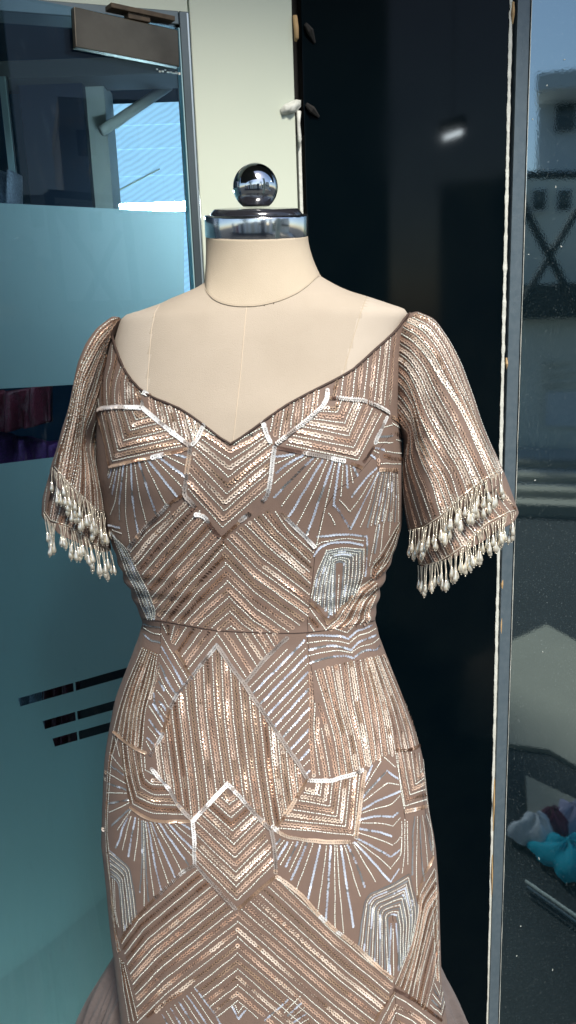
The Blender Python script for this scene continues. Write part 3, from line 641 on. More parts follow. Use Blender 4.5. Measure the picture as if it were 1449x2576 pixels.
# seams sewn into the linen
def surf_tube(name, bvh, pts, rad, material, parent, lift=0.0, n=5, step=5):
    P_ = []
    for i in range(len(pts) - 1):
        (x0, y0), (x1, y1) = pts[i], pts[i + 1]; m_ = max(1, int(math.hypot(x1 - x0, y1 - y0) / step))
        P_ += [(x0 + (x1 - x0) * t / m_, y0 + (y1 - y0) * t / m_) for t in range(m_)]
    P_.append(pts[-1]); W = []
    for x, y in P_:
        h = cast(bvh, x, y)
        if h: W.append(h[0] + h[1] * lift)
    if len(W) < 3: return None
    q_ = MB(); q_.tube(W, rad, n); return q_.build(name, material, parent, True)
surf_tube('seam', torso_bvh, [(620, 774), (613, 850), (607, 920), (600, 990), (592, 1060), (584, 1130)], .0005, M['seam'], form)
surf_tube('seam', torso_bvh, [(403, 764), (390, 785), (381, 830), (376, 890), (371, 960), (369, 1010)], .0004, M['seam'], form)
surf_tube('seam', torso_bvh, [(923, 746), (910, 780), (895, 830), (880, 880), (866, 930), (850, 990)], .0006, M['linen_neck'], form)
for x, y in ((623, 768), (664, 765), (688, 760)): surf_tube('stitch', torso_bvh, [(x, y - 4), (x + .6, y), (x + .4, y + 5)], .0005, M['binding'], form, .0003, 5, 2)
q = MB(); q.lathe((nC.x + .02, .95, 0), Z, [(.16, 0), (.16, .012), (.03, .03), (.014, .05), (.014, .75)], 32); q.build('stand', M['dark_metal'], form, True)

# gown shell
gown = thing('gown', 'mauve brown sequined gown with fringed cap sleeves on form', 'gown')
GV, gk = shell(.0, len(ROWS) - 1, 7, .0022, .0022)
gf = ring_faces(gk, NS)
full_bvh = BVHTree.FromPolygons(GV, gf)
NECK = [(302, 797), (291, 808), (281, 829), (284, 850), (290, 872), (300, 900), (311, 926), (328, 953), (350, 977), (370, 992), (392, 1003), (420, 1014), (450, 1027), (475, 1042), (500, 1060),
        (530, 1083), (556, 1103), (580, 1117), (605, 1102), (640, 1077), (680, 1047), (724, 1017), (774, 990), (834, 960), (862, 945), (889, 929), (915, 906), (944, 879), (968, 858), (989, 838), (1003, 822), (1014, 806), (1024, 794), (1034, 785)]
WAIST = [(362, 1557), (391, 1560), (440, 1568), (490, 1577), (544, 1586), (610, 1590), (680, 1592), (740, 1593), (772, 1591), (800, 1588), (824, 1585), (870, 1575), (910, 1567), (944, 1561)]
def inpoly(x, y, poly):
    c = False; j = len(poly) - 1
    for i in range(len(poly)):
        if (poly[i][1] > y) != (poly[j][1] > y) and x < (poly[j][0] - poly[i][0]) * (y - poly[i][1]) / (poly[j][1] - poly[i][1] + 1e-9) + poly[i][0]: c = not c
        j = i
    return c
NPOLY = NECK + [(1060, 600), (280, 600)]
PV = [project(v) for v in GV]
front = [(j % NS) < NS // 2 for j in range(len(GV))]
ringy = [PV[i * NS + NS // 4][1] for i in range(gk)]
keep = []
for i, v in enumerate(GV):
    if front[i] or (i % NS) == NS // 2: keep.append(not inpoly(*PV[i], NPOLY) and PV[i][1] > 780)
    else: keep.append(PV[i][1] > 800)
wx = [p[0] for p in WAIST]; wy = [p[1] for p in WAIST]
ring_waist = None
fb, fsk = [], []
for f in gf:
    if not all(keep[i] for i in f): continue
    cx = sum(PV[i][0] for i in f) / 4; cy = sum(PV[i][1] for i in f) / 4
    if all(front[i] for i in f): (fb if cy < np.interp(cx, wx, wy) else fsk).append(f)
    else: (fb if cy < 1575 else fsk).append(f)
# pull the ragged rim onto the neckline
from collections import Counter
ec = Counter()
for f in fb:
    for a, c in zip(f, f[1:] + f[:1]): ec[(min(a, c), max(a, c))] += 1
rim = {v for e_, c in ec.items() if c == 1 for v in e_}
segs = list(zip(NECK[:-1], NECK[1:]))
GV2 = list(GV)
for v in rim:
    if not front[v]: continue
    x, y = PV[v]; best = None
    for (ax_, ay_), (bx_, by_) in segs:
        dx, dy = bx_ - ax_, by_ - ay_; t = max(0, min(1, ((x - ax_) * dx + (y - ay_) * dy) / (dx * dx + dy * dy))); qx, qy = ax_ + dx * t, ay_ + dy * t
        d = math.hypot(qx - x, qy - y)
        if best is None or d < best[0]: best = (d, qx, qy)
    if best[0] < 16:
        h = cast(full_bvh, best[1], best[2])
        if h and (h[0] - GV[v]).length < .02: GV2[v] = h[0]
def sub(name, faces, material, parent):
    ids = sorted({i for f in faces for i in f}); mp = {v: i for i, v in enumerate(ids)}
    return mesh_obj(name, [GV2[i] for i in ids], [tuple(mp[i] for i in f) for f in faces], material, parent, True)
bodice = sub('bodice', fb, M['fabric'], gown)
skirt = sub('skirt', fsk, M['fabric'], gown)
surf_tube('neckline_binding', full_bvh, NECK, .0015, M['binding'], gown, .0004, 6, 4)
surf_tube('waist_seam', full_bvh, WAIST, .0007, M['binding'], gown, .0002, 5, 6)
for pts in ([(775, 1594), (773, 1560), (785, 1470), (795, 1370), (812, 1290), (845, 1235), (895, 1200), (955, 1130), (985, 1090)], [(772, 1592), (778, 1650), (785, 1690), (790, 1760), (795, 1830)], [(404, 1562), (404, 1600), (403, 1650)], [(1060, 1900), (1070, 1960)],
            [(1003, 1900), (1013, 2000), (1019, 2060)], [(982, 2225), (984, 2250)], [(987, 2300), (989, 2318)], [(993, 2470), (996, 2530), (994, 2570)]):
    surf_tube('seam', full_bvh, pts, .0004, M['binding'], gown, 0)

# sleeves: open bells, two tiers each
def sleeve(name, rings, parent, folds, seed, dz=.16, thick=True):
    A_ = np.array([[*r[0], *r[1], r[2], r[3]] for r in rings], float); n = 72; kk = 46; Vv = []
    for i in range(kk):
        u = i / (kk - 1); a = crom(A_, u * (len(A_) - 1)); L, Rr = at(a[0], a[1], a[4]), at(a[2], a[3], a[4]); C = (L + Rr) / 2; A = (Rr - L) / 2
        for j in range(n):
            th = 2 * math.pi * j / n; s_ = math.sin(th); c_ = math.cos(th); b = a[5]
            w = folds * u * (math.sin(5 * th + seed + 2.2 * u) + .6 * math.sin(9 * th + 2 * seed - 3 * u)) * (1 - abs(c_) ** 3)
            Vv.append(C + A * c_ + Vector((0, -(b + w) * s_, (b * dz) * s_ * 1.0)))
    ff = ring_faces(kk, n); bv = BVHTree.FromPolygons(Vv, ff)
    o = mesh_obj(name, Vv, ff, M['fabric'], parent, True)
    if thick: sd = o.modifiers.new('thickness', 'SOLIDIFY'); sd.thickness = .0008; sd.offset = -1
    return o, bv, Vv
RS = [((1012, 797), (1052, 787), .975, .018), ((994, 848), (1092, 808), .970, .040), ((987, 915), (1131, 865), .965, .052), ((985, 985), (1161, 927), .96, .058), ((990, 1055), (1190, 1005), .955, .060),
      ((1016, 1108), (1212, 1075), .95, .062), ((1012, 1180), (1236, 1128), .945, .064), ((1014, 1255), (1252, 1162), .942, .066), ((1028, 1333), (1264, 1190), .94, .068)]
RT = [((1026, 1240), (1240, 1130), .945, .05), ((1036, 1320), (1270, 1200), .943, .055), ((1054, 1420), (1300, 1284), .94, .060)]
LS = [((280, 803), (302, 800), .975, .015), ((250, 829), (284, 846), .970, .030), ((226, 869), (268, 888), .965, .042), ((207, 919), (257, 938), .96, .048), ((197, 970), (250, 998), .958, .052),
      ((187, 1024), (241, 1058), .955, .055), ((169, 1084), (226, 1112), .952, .057), ((153, 1130), (240, 1165), .95, .058), ((141, 1158), (260, 1220), .948, .06), ((135, 1178), (270, 1294), .945, .062)]
LT = [((142, 1150), (258, 1230), .95, .046), ((114, 1245), (268, 1320), .947, .050), ((111, 1286), (276, 1386), .945, .054)]
slR, bvR, _ = sleeve('sleeve', RS, gown, .0052, 1.0)
tiR, bvRT, _ = sleeve('sleeve_tier', RT, gown, .005, 2.0)
slL, bvL, _ = sleeve('sleeve', LS, gown, .003, 3.0)
tiL, bvLT, _ = sleeve('sleeve_tier', LT, gown, .003, 4.0)
surf_tube('sleeve_seam', bvR, [(1050, 790), (1020, 812), (1003, 838), (996, 870), (992, 920), (990, 980), (992, 1030)], .0006, M['binding'], gown, .0002)

# flared flounce of tulle at the knee, reaching down to the ground
FV = []; kk, n = 30, 420
for i in range(kk):
    u = i / (kk - 1)
    y = 2395 + 330 * u; Y = .97
    L, Rr = at(296 - 150 * u ** .85 + 6, y, Y), at(1104 + 130 * u ** .9 - 6, y + 30 * (1 - u), Y); C = (L + Rr) / 2; A = (Rr - L) / 2
    for j in range(n):
        th = 2 * math.pi * j / n; w = (.006 + .034 * u) * (math.sin(19 * th + 3 * u) + .6 * math.sin(31 * th + 1.7 - 4 * u) + .5 * math.sin(57 * th + 2 * math.sin(7 * th) + 5 * u)) * .5
        c_, s_ = math.cos(th), math.sin(th); b = (.075 + .05 * u) if s_ > 0 else (.11 + .12 * u)
        FV.append(C + A * (c_ * (1 + w * 1.6)) + Vector((0, -(b + w) * s_, .004 * math.sin(th * 23))))
base = FV[-n:]; c0_ = sum(base, Vector()) / n
for i in range(1, 9):
    t = i / 8
    for j in range(n): p = base[j]; d = p - c0_; FV.append(Vector((c0_.x + d.x * (1 + .35 * t), c0_.y + .05 * t + d.y * (1 + .35 * t), p.z * (1 - t) + .01 * t)))
fl = mesh_obj('flounce', FV, ring_faces(kk + 8, n), M['tulle'], gown, True)

# ================================================================== EMBROIDERY: every row of sequins and beads is laid over the cloth
ORG = dict(A=(181.4, 805, 4), B=(362.25, 966, 4), C=(724.5, 966, 4), Q=(181.4, 1288, 4), E=(543.7, 1288, 4), F=(724.5, 1127, 4), G=(724.5, 1449, 4), H=(362.25, 1529.5, 4),
           I=(241.5, 1771, 4), J=(543.7, 1771, 4), K=(845.25, 1771, 4), L=(241.5, 2093, 4), M=(845.25, 2093, 4), N=(966, 1127, 4), O=(90.7, 1127, 4), P=(845.25, 2254, 4), D=(0, 0, 1),
           R3=(0, 644, 2), R4=(724.5, 644, 2), R5=(0, 1288, 2), R6=(724.5, 1288, 2), R7=(0, 1932, 2), R8=(724.5, 1932, 2))
def cv(o, pts):
    x0, y0, s = ORG[o]; return [(x0 + x / s, y0 + y / s) for x, y in pts]
surf_sel = dict(body=(full_bvh, None), sr=(bvR, slR), tr=(bvRT, tiR), sl=(bvL, slL), tl=(bvLT, tiL))

def disc_template(n, rin, cup_):
    vs_ = []; 
    for r_, z in ((1.0, 0.0), (.62, -cup_), (rin, -cup_ * 1.15)):
        vs_ += [(r_ * math.cos(2 * math.pi * (j + .5) / n), r_ * math.sin(2 * math.pi * (j + .5) / n), z) for j in range(n)]
    f = [(i * n + j, i * n + (j + 1) % n, (i + 1) * n + (j + 1) % n, (i + 1) * n + j) for i in range(2) for j in range(n)]
    return np.array(vs_), f
DISC = disc_template(9, .24, .10); SDISC = disc_template(7, .26, .12)
_b = [(-1, 0, .30), (-1, .5, 0), (-1, -.5, 0), (-.55, 0, 1), (-.55, .95, .2), (-.55, -.95, .2), (.55, 0, 1), (.55, .95, .2), (.55, -.95, .2), (1, 0, .30), (1, .5, 0), (1, -.5, 0)]
BUGLE = (np.array(_b), [(0, 1, 4, 3), (0, 3, 5, 2), (3, 4, 7, 6), (3, 6, 8, 5), (6, 7, 10, 9), (6, 9, 11, 8), (0, 2, 1), (9, 10, 11)])

def smooth_noise(k, span, seed):
    g_ = np.random.default_rng(seed); m_ = max(3, int(k / span) + 3); a = g_.normal(0, 1, m_); return np.interp(np.linspace(0, m_ - 1, k), np.arange(m_), a)
def walk(pts, surf, step, lift, clip=None, lateral=0.0, seed=0):
    """points along a traced line, dropped onto the cloth and spaced evenly in metres"""
    bvh = surf_sel[surf][0]; P_ = []
    for i in range(len(pts) - 1):
        (x0, y0), (x1, y1) = pts[i], pts[i + 1]; m_ = max(1, int(math.hypot(x1 - x0, y1 - y0) / 1.6))
        P_ += [(x0 + (x1 - x0) * t / m_, y0 + (y1 - y0) * t / m_) for t in range(m_)]
    P_.append(pts[-1]); out = []; acc = 0; last = None; runs = []
    for x, y in P_:
        if clip and not inpoly(x, y, clip):
            if out: runs.append(out); out = []
            last = None; continue
        h = cast(bvh, x, y)
        if not h or (last is not None and (h[0] - last[0]).length > .012):
            if out: runs.append(out); out = []
            last = None if not h else h
            if h: out = [h]; acc = 0
            continue
        if last is None: out.append(h); acc = 0
        else:
            acc += (h[0] - last[0]).length
            while acc >= step: acc -= step; out.append(h)
        last = h
    if out: runs.append(out)
    return [r_ for r_ in runs if len(r_) >= 2]
KIND = dict(  # radius, spacing, lift, template, tilt along, name
    S=(.00256, .00365, .0007, DISC, .16, 'sequin_row'), B=(.00136, .00192, .0006, SDISC, .12, 'small_sequin_row'), G=(.00125, .00178, .0006, SDISC, .14, 'small_sequin_row'),
    M=(.0027, .0023, .0015, DISC, .45, 'sequin_trim'), N=(.0021, .0019, .0012, DISC, .45, 'sequin_trim'), T=(.00066, .0026, .0004, BUGLE, 0, 'bead_row'))
MATS = dict(S=['rose', 'copper', 'pale', 'tan'], B=['blue', 'silverblue'], G=['silverblue', 'blue'], M=['pearl', 'pearlgrey', 'pale'], N=['brown', 'tan', 'copper'], T=['thread', 'thread'])
ROWCOUNT = Counter(); SEED = [100]
def lay(kind, pts, surf='body', clip=None, tone=None, wob=.00025):
    rad, step, lift, (tv, tf), tilt, name = KIND[kind]; SEED[0] += 1; sd = SEED[0]; g_ = np.random.default_rng(sd)
    for run in walk(pts, surf, step, lift, clip):
        k = len(run); pos = np.array([h[0] for h in run]); nor = np.array([h[1] for h in run])
        tan = np.gradient(pos, axis=0); tan /= np.linalg.norm(tan, axis=1)[:, None] + 1e-9
        tan -= nor * (tan * nor).sum(1)[:, None]; tan /= np.linalg.norm(tan, axis=1)[:, None] + 1e-9
        sid = np.cross(nor, tan)
        a1 = smooth_noise(k, 14, sd) * .24 + g_.normal(0, .05, k); a2 = smooth_noise(k, 11, sd + 9) * .19 + g_.normal(0, .04, k)
        if kind == 'T': a1 *= .3; a2 *= .5
        t_ = tilt + a1
        n2 = nor * np.cos(t_)[:, None] + tan * np.sin(t_)[:, None]; x2 = np.cross(sid, n2)
        n3 = n2 * np.cos(a2)[:, None] + sid * np.sin(a2)[:, None]; y2 = np.cross(n3, x2)
        off = (np.where(np.arange(k) % 2, 1, -1) * (wob if kind in 'SBG' else wob * .3) + smooth_noise(k, 6, sd + 4) * wob * .8)
        c = pos + nor * (lift + (np.arange(k) % 2) * .00012)[:, None] + sid * off[:, None]
        ra = rad * g_.uniform(.93, 1.06, k)
        if kind == 'T':
            sx, sy, sz = np.full(k, step * .41) * g_.uniform(.8, 1.08, k), ra, ra * .9
        else: sx = sy = ra; sz = ra
        vs_ = c[:, None, :] + tv[None, :, 0:1] * (sx[:, None] * x2)[:, None, :] + tv[None, :, 1:2] * (sy[:, None] * y2)[:, None, :] + tv[None, :, 2:3] * (sz[:, None] * n3)[:, None, :]
        if kind not in 'T': vs_ = vs_
        nv = len(tv); fs_ = [tuple(i * nv + q for q in f) for i in range(k) for f in tf]
        names = MATS[kind]
        v_ = smooth_noise(k, 14, sd + 77) + g_.normal(0, .07, k) + g_.normal(0, .3)
        base = tone if tone is not None else 0
        mi = np.full(k, base, int)
        if kind == 'S':
            if tone is None: mi = np.where(v_ > 1.25, 2, np.where(v_ < -.85, 1, np.where(v_ < -.35, 3, 0)))  # shiny and dark runs: shading of tilted sequins put into the colour
            else: mi = np.where(v_ > 1.3, (tone + 2) % 4 if tone in (0, 1) else 0, np.where(v_ < -1.1, 3, tone))
        elif kind in 'BG': mi = np.where(v_ < -.9, 1, 0) if tone is None else np.where(np.abs(v_) > 1.3, 1 - tone, tone)
        elif kind in 'MN': mi = np.where(v_ < -1.0, 1, np.where(v_ > 1.5, 2, base)) if tone is None else np.where(np.abs(v_) > 1.4, (tone + 1) % len(names), tone)
        ymean = np.mean([project(p)[1] for p in (run[0][0], run[-1][0], run[k // 2][0])])
        par = surf_sel[surf][1] or (bodice if ymean < np.interp(project(run[k // 2][0])[0], wx, wy) else skirt)
        allv = vs_.reshape(-1, 3); mx_ = np.repeat(mi, len(tf))
        if kind in 'SM':                                  # dark stitch through every hole
            w_, l2 = rad * .2, rad * (.5 if kind == 'S' else .22); cc = c + nor * .00012
            if kind == 'M': cc = c + n3 * .00012
            qv = np.stack([cc - x2 * l2 - y2 * w_, cc + x2 * l2 - y2 * w_, cc + x2 * l2 + y2 * w_, cc - x2 * l2 + y2 * w_], axis=1).reshape(-1, 3)
            b0 = len(allv); fs_ += [tuple(b0 + i * 4 + q for q in range(4)) for i in range(k)]; allv = np.concatenate([allv, qv]); mx_ = np.concatenate([mx_, np.full(k, len(names))]); names = names + ['stitch']
        o = mesh_obj(name, allv, fs_, parent=par, mats=[M[q] for q in names], midx=mx_, smooth=(kind == 'T'))
        ROWCOUNT[name] += 1
def fill(o, guides, n, pat, surf='body', clip=None, tone=None, skip=(), tones=None):
    """n rows blended between traced guide lines, kinds cycling through pat"""
    G_ = [cv(o, g) for g in guides]; m_ = len(G_) - 1
    for i in range(n):
        if i in skip: continue
        u = i / (n - 1) * m_; a = min(int(u), m_ - 1); f = u - a
        row = [(p[0] + (q[0] - p[0]) * f, p[1] + (q[1] - p[1]) * f) for p, q in zip(G_[a], G_[a + 1])]
        kd = pat[i % len(pat)]
        if surf in ('sr', 'sl') and len(row) > 4:          # the cloth hangs in soft folds, the rows wave with it
            amp = 6.5 if surf == 'sr' else 3.5; kk_ = len(row) - 1
            row = [(x + amp * min(1, 1.6 * q / kk_) * math.sin(5.6 * q / kk_ + i * .22 + 1.0) * (1 if 0 < i < n - 1 else .4), y) for q, (x, y) in enumerate(row)]
        lay(kd, curve(row) if len(row) > 3 else row, surf, clip, (tones[i % len(tones)] if tones else tone) if kd != 'T' else None)
def curve(pts):                                           # rounds gentle bends, keeps sharp corners
    out = [pts[0]]
    for i in range(1, len(pts) - 1):
        a, b_, c = pts[i - 1], pts[i], pts[i + 1]; v1 = (b_[0] - a[0], b_[1] - a[1]); v2 = (c[0] - b_[0], c[1] - b_[1])
        l1, l2 = math.hypot(*v1) + 1e-9, math.hypot(*v2) + 1e-9; co = (v1[0] * v2[0] + v1[1] * v2[1]) / l1 / l2
        if co < .72: out.append(b_); continue
        m_ = min(l1, l2) * .35; pa = (b_[0] - v1[0] / l1 * m_, b_[1] - v1[1] / l1 * m_); pc = (b_[0] + v2[0] / l2 * m_, b_[1] + v2[1] / l2 * m_)
        for t in (0, .33, .67, 1): out.append(((1 - t) ** 2 * pa[0] + 2 * t * (1 - t) * b_[0] + t * t * pc[0], (1 - t) ** 2 * pa[1] + 2 * t * (1 - t) * b_[1] + t * t * pc[1]))
    out.append(pts[-1]); return out
def line(o, kind, *pts, tone=None, surf='body', clip=None):
    lay(kind, curve(cv(o, pts)), surf, clip, tone)

# ---- bodice, left of the neckline
fill('A', [[(310, 330), (290, 450), (275, 600), (265, 750), (275, 880)], [(410, 260), (400, 420), (350, 600), (350, 750), (360, 890)], [(500, 455), (450, 600), (435, 700), (430, 800), (440, 880)],
           [(550, 540), (530, 640), (535, 700), (535, 780), (545, 860)], [(615, 620), (612, 690), (615, 740), (620, 800), (630, 860)]], 9, 'TS', tones=[0, 1, 0, 1, 0, 0, 0, 2, 0])
line('A', 'S', (650, 680), (665, 760), (700, 850), tone=1); line('A', 'T', (680, 720), (725, 760))
fill('A', [[(600, 900), (645, 1005), (780, 965)], [(300, 935), (406, 1420), (1110, 1262)]], 9, 'TS', tones=[0, 0, 0, 3])
line('A', 'S', (650, 930), (680, 970), (745, 950), tone=3)
line('A', 'M', (250, 915), (330, 885), (430, 880), (530, 875), tone=1); line('A', 'M', (540, 876), (620, 880), (705, 886), tone=0)
line('A', 'M', (710, 830), (712, 880), (780, 940), (880, 1030), (990, 1120), (1090, 1195), (1180, 1265), tone=0)
line('A', 'N', (250, 940), (290, 1040), (320, 1150), (345, 1260), (355, 1360), (380, 1470), tone=1)
line('O', 'N', (750, 190), (900, 150), (1050, 120), (1150, 95), tone=1); line('B', 'M', (90, 738), (200, 705), tone=0); line('B', 'N', (215, 702), (300, 690), (440, 650), tone=1)
line('B', 'M', (600, 420), (560, 500), (545, 550), (480, 620))
line('A', 'M', (735, 735), (760, 750)); 
fill('B', [[(60, 115), (85, 295)], [(230, 225), (290, 470)], [(410, 290), (490, 600)], [(535, 380), (565, 500)]], 11, 'ST', tones=[0, 0, 2, 0, 2, 0, 2, 0, 0, 0, 2])
# ---- centre vee chevrons
line('B', 'T', (610, 450), (680, 500), (745, 530)); line('B', 'T', (905, 605), (1040, 520), (1180, 440))
line('B', 'S', (600, 500), (690, 545), (760, 590), (865, 680), (960, 620), (1040, 590), (1200, 490), tone=0)
fill('B', [[(590, 565), (870, 765), (1225, 530)], [(520, 635), (850, 935), (1285, 595)], [(500, 760), (830, 1105), (1265, 735)], [(460, 900), (805, 1275), (1260, 880)], [(450, 1060), (790, 1440), (1245, 1040)]], 9, 'TS', tones=[0, 2, 0, 0, 0, 2, 0, 0, 0])
line('B', 'M', (460, 640), (450, 760), (440, 830), (425, 950), (410, 1060), (420, 1130), (480, 1190), (520, 1240), tone=1)
line('Q', 'M', (1250, 20), (1290, 22), (1340, 50), (1370, 100)); line('Q', 'N', (1385, 120), (1420, 170), (1480, 240))
line('B', 'M', (1310, 640), (1290, 780), (1280, 920), (1260, 1050), (1240, 1120), (1190, 1180), tone=0)
line('E', 'M', (340, 5), (290, 45), (240, 90), tone=0); line('E', 'N', (225, 110), (190, 140), (120, 200), (65, 260), tone=1)
line('B', 'M', (1195, 390), (1230, 490), (1270, 580), tone=0)
line('C', 'M', (-109, 600), (-40, 545), (0, 515), (90, 440), (180, 380), (250, 310), (340, 230), (390, 150), (390, 50), tone=0)
# ---- right of the neckline
fill('C', [[(-145, 300), (-180, 490)], [(-40, 240), (-90, 540)], [(60, 190), (20, 450)], [(160, 150), (140, 370)], [(260, 95), (235, 290)], [(310, 70), (290, 230)]], 11, 'TS', tone=0)
fill('C', [[(490, -20), (470, 110)], [(620, -110), (590, 140)], [(740, -190), (700, 150)], [(870, -310), (820, 160)], [(990, -430), (915, 200)], [(1070, -500), (1015, 240)]], 11, 'ST', tones=[1, 0, 0, 0, 0, 0, 0, 0, 2, 0, 0])
line('C', 'N', (430, 145), (490, 140)); line('C', 'M', (490, 140), (560, 150), (650, 160), (740, 160), (820, 190), (890, 215), (960, 250), (1010, 285), tone=0)
line('C', 'M', (985, 340), (950, 410), (920, 480), (880, 560), (870, 610), tone=0); line('C', 'N', (850, 640), (800, 720), (760, 780), tone=0)
fill('C', [[(330, 275), (490, 285), (540, 170)], [(240, 350), (570, 395), (660, 190)], [(150, 430), (610, 520), (740, 200)], [(60, 520), (660, 640), (850, 240)], [(-10, 610), (700, 765), (940, 290)]], 9, 'TS', tones=[0, 0, 0, 2, 0, 0, 0, 2])
line('C', 'S', (360, 240), (430, 245), (480, 250), (500, 180), tone=2)
line('C', 'N', (-110, 640), (0, 660), (130, 685), tone=0); line('C', 'M', (170, 690), (300, 715), (420, 740), (560, 775)); line('C', 'N', (640, 800), (740, 845), tone=1)
# ---- rays below, right bust
for kd, pts in [('B', [(60, 60), (-130, 85)]), ('T', [(60, 75), (-139, 161)]), ('B', [(150, 75), (0, 155), (-130, 260)]), ('T', [(180, 95), (0, 230), (-150, 366)]), ('B', [(260, 95), (0, 350), (-140, 500)]), ('T', [(300, 110), (0, 490), (-70, 590)]),
                ('B', [(350, 125), (300, 200), (10, 690)]), ('T', [(400, 125), (260, 440), (90, 770)]), ('B', [(445, 140), (420, 220), (185, 880)]), ('T', [(475, 140), (400, 480), (280, 1000)]), ('B', [(515, 150), (480, 400), (460, 570)]),
                ('T', [(550, 160), (530, 480)]), ('B', [(590, 175), (595, 395)]), ('T', [(625, 185), (650, 345)]), ('B', [(660, 190), (700, 290)]), ('B', [(460, 570), (500, 610), (620, 810)]), ('B', [(630, 810), (760, 540), (910, 240)]),
                ('T', [(520, 525), (620, 635)]), ('T', [(625, 635), (740, 480), (860, 270)]), ('B', [(640, 485), (780, 300), (890, 200)]), ('T', [(730, 790), (820, 560), (900, 240)]), ('T', [(410, 660), (460, 730), (475, 775)])]:
    line('F', kd, *pts, tone=0 if kd == 'B' else None)
fill('F', [[(800, 790), (870, 500), (930, 240)], [(960, 720), (1000, 480), (1020, 250)], [(1105, 740), (1108, 500), (1095, 255)]], 10, 'GT', tone=0)
line('F', 'T', (815, 1180), (870, 920), (905, 690)); line('F', 'T', (925, 1050), (955, 800), (975, 640)); line('F', 'T', (1015, 870), (1035, 640)); line('F', 'G', (870, 1050), (915, 760))
line('F', 'M', (920, 215), (1010, 222), (1095, 220), tone=2); line('F', 'S', (905, 90), (912, 190), tone=0)
for kd, pts in [('S', [(1050, 330), (1150, 400), (1230, 470)]), ('S', [(1080, 490), (1150, 530), (1240, 550)]), ('S', [(970, 720), (1050, 750), (1190, 765)]), ('T', [(1060, 400), (1200, 490)]), ('T', [(1090, 560), (1200, 600)]), ('T', [(980, 680), (1140, 700)]),
                ('T', [(940, 800), (1130, 805)]), ('B', [(890, 530), (1060, 520)]), ('T', [(890, 590), (1050, 590)]), ('B', [(880, 640), (970, 665)]), ('T', [(850, 665), (920, 700)]), ('B', [(830, 715), (880, 745)]), ('T', [(970, 435), (1050, 410)])]:
    line('C', kd, *pts, tone=1 if kd == 'S' else (0 if kd == 'B' else None))
# ---- grey nested arch and waves at the right waist
archc = cv('E', [(940, 200), (1480, 190), (1530, 560), (1500, 800), (1330, 900), (1110, 1090), (950, 930), (950, 400)])
line('E', 'B', (1020, 245), (1330, 220), (1513, 245), (1515, 420), (1500, 640), tone=0); line('E', 'T', (1000, 345), (1060, 300), (1320, 265), (1490, 290)); line('E', 'B', (985, 440), (1040, 355), (1150, 305), (1320, 297), (1470, 330), tone=0)
fill('E', [[(960, 860), (1000, 640), (1110, 385), (1290, 355), (1485, 375), (1480, 640), (1400, 860)], [(1190, 1060), (1190, 800), (1195, 510), (1240, 490), (1285, 510), (1275, 700), (1235, 1000)]], 12, 'TG', clip=archc, tone=0)
for x in (1160, 1130, 1215, 1100): line('E', 'GT'[x % 2], (x + 18, 640 if x > 1180 else 820), (x, 1060 if x > 1110 else 990), clip=archc)
fill('G', [[(380, 540), (500, 440), (555, 350), (640, 240), (700, 130), (850, 20)], [(620, 505), (680, 430), (690, 380), (740, 260), (800, 180), (900, 95)], [(800, 470), (830, 430), (815, 380), (830, 320), (850, 280), (880, 200)]], 11, 'TS', tones=[0, 0, 0, 1])
fill('F', [[(860, 1150), (950, 1040), (1030, 900), (1120, 750)], [(900, 1260), (1000, 1150), (1060, 1010), (1110, 830)]], 5, 'TS', tone=1)
fill('F', [[(830, 1290), (830, 1220), (860, 1170), (930, 1090)], [(900, 1290), (960, 1230), (1010, 1140), (1060, 1030)]], 4, 'TS', tone=1)
line('G', 'N', (230, 265), (290, 330), (350, 400), (390, 450), tone=1); line('G', 'N', (390, 470), (470, 420), (520, 330), (600, 260), (640, 200), tone=1)
line('G', 'T', (220, 330), (370, 525)); line('G', 'S', (220, 420), (310, 530), tone=1); line('G', 'T', (210, 480), (260, 550))
# ---- large chevron over the midriff
line('E', 'T', (600, 0), (720, 180), (980, 410)); line('E', 'M', (660, 10), (720, 70), (800, 150), (880, 230), (940, 290), (990, 350))
fill('E', [[(520, 0), (640, 150), (955, 460)], [(300, 130), (500, 330), (945, 710)], [(75, 310), (380, 620), (930, 1010)]], 11, 'ST', tones=[0, 0, 3, 0, 0, 0, 3, 0, 0, 0, 0])
wclip = cv('D', [(300, 1300), (1000, 1300)] + [(x, y - 3) for x, y in WAIST[::-1]])
fill('E', [[(75, 330), (380, 650), (930, 1050)], [(125, 780), (400, 1050), (700, 1260)], [(150, 1150), (190, 1185), (260, 1240)]], 11, 'TS', clip=wclip, tones=[0, 3, 0, 0, 0, 0, 0, 3, 0, 0, 0])
line('Q', 'T', (985, 0), (740, 220), (590, 400))
fill('Q', [[(1180, -130), (800, 260), (615, 490)], [(1350, 70), (1000, 460), (760, 730)], [(1524, 310), (1180, 680), (865, 1040)]], 11, 'ST', tones=[2, 0, 0, 0, 0, 0, 1, 0, 0, 0, 3])
fill('Q', [[(1524, 360), (1180, 730), (890, 1090)], [(1574, 780), (1350, 980), (1140, 1180)], [(1599, 1150), (1560, 1180), (1510, 1225)]], 11, 'TS', clip=wclip, tones=[0, 1, 0, 1, 0, 0, 0, 3, 0, 0, 0])
line('Q', 'M', (960, -80), (900, 0), (780, 110), (700, 200), tone=0); line('Q', 'M', (690, 210), (620, 300), (575, 365), tone=1)
line('B', 'N', (380, 1120), (310, 1165), (260, 1205), tone=1)
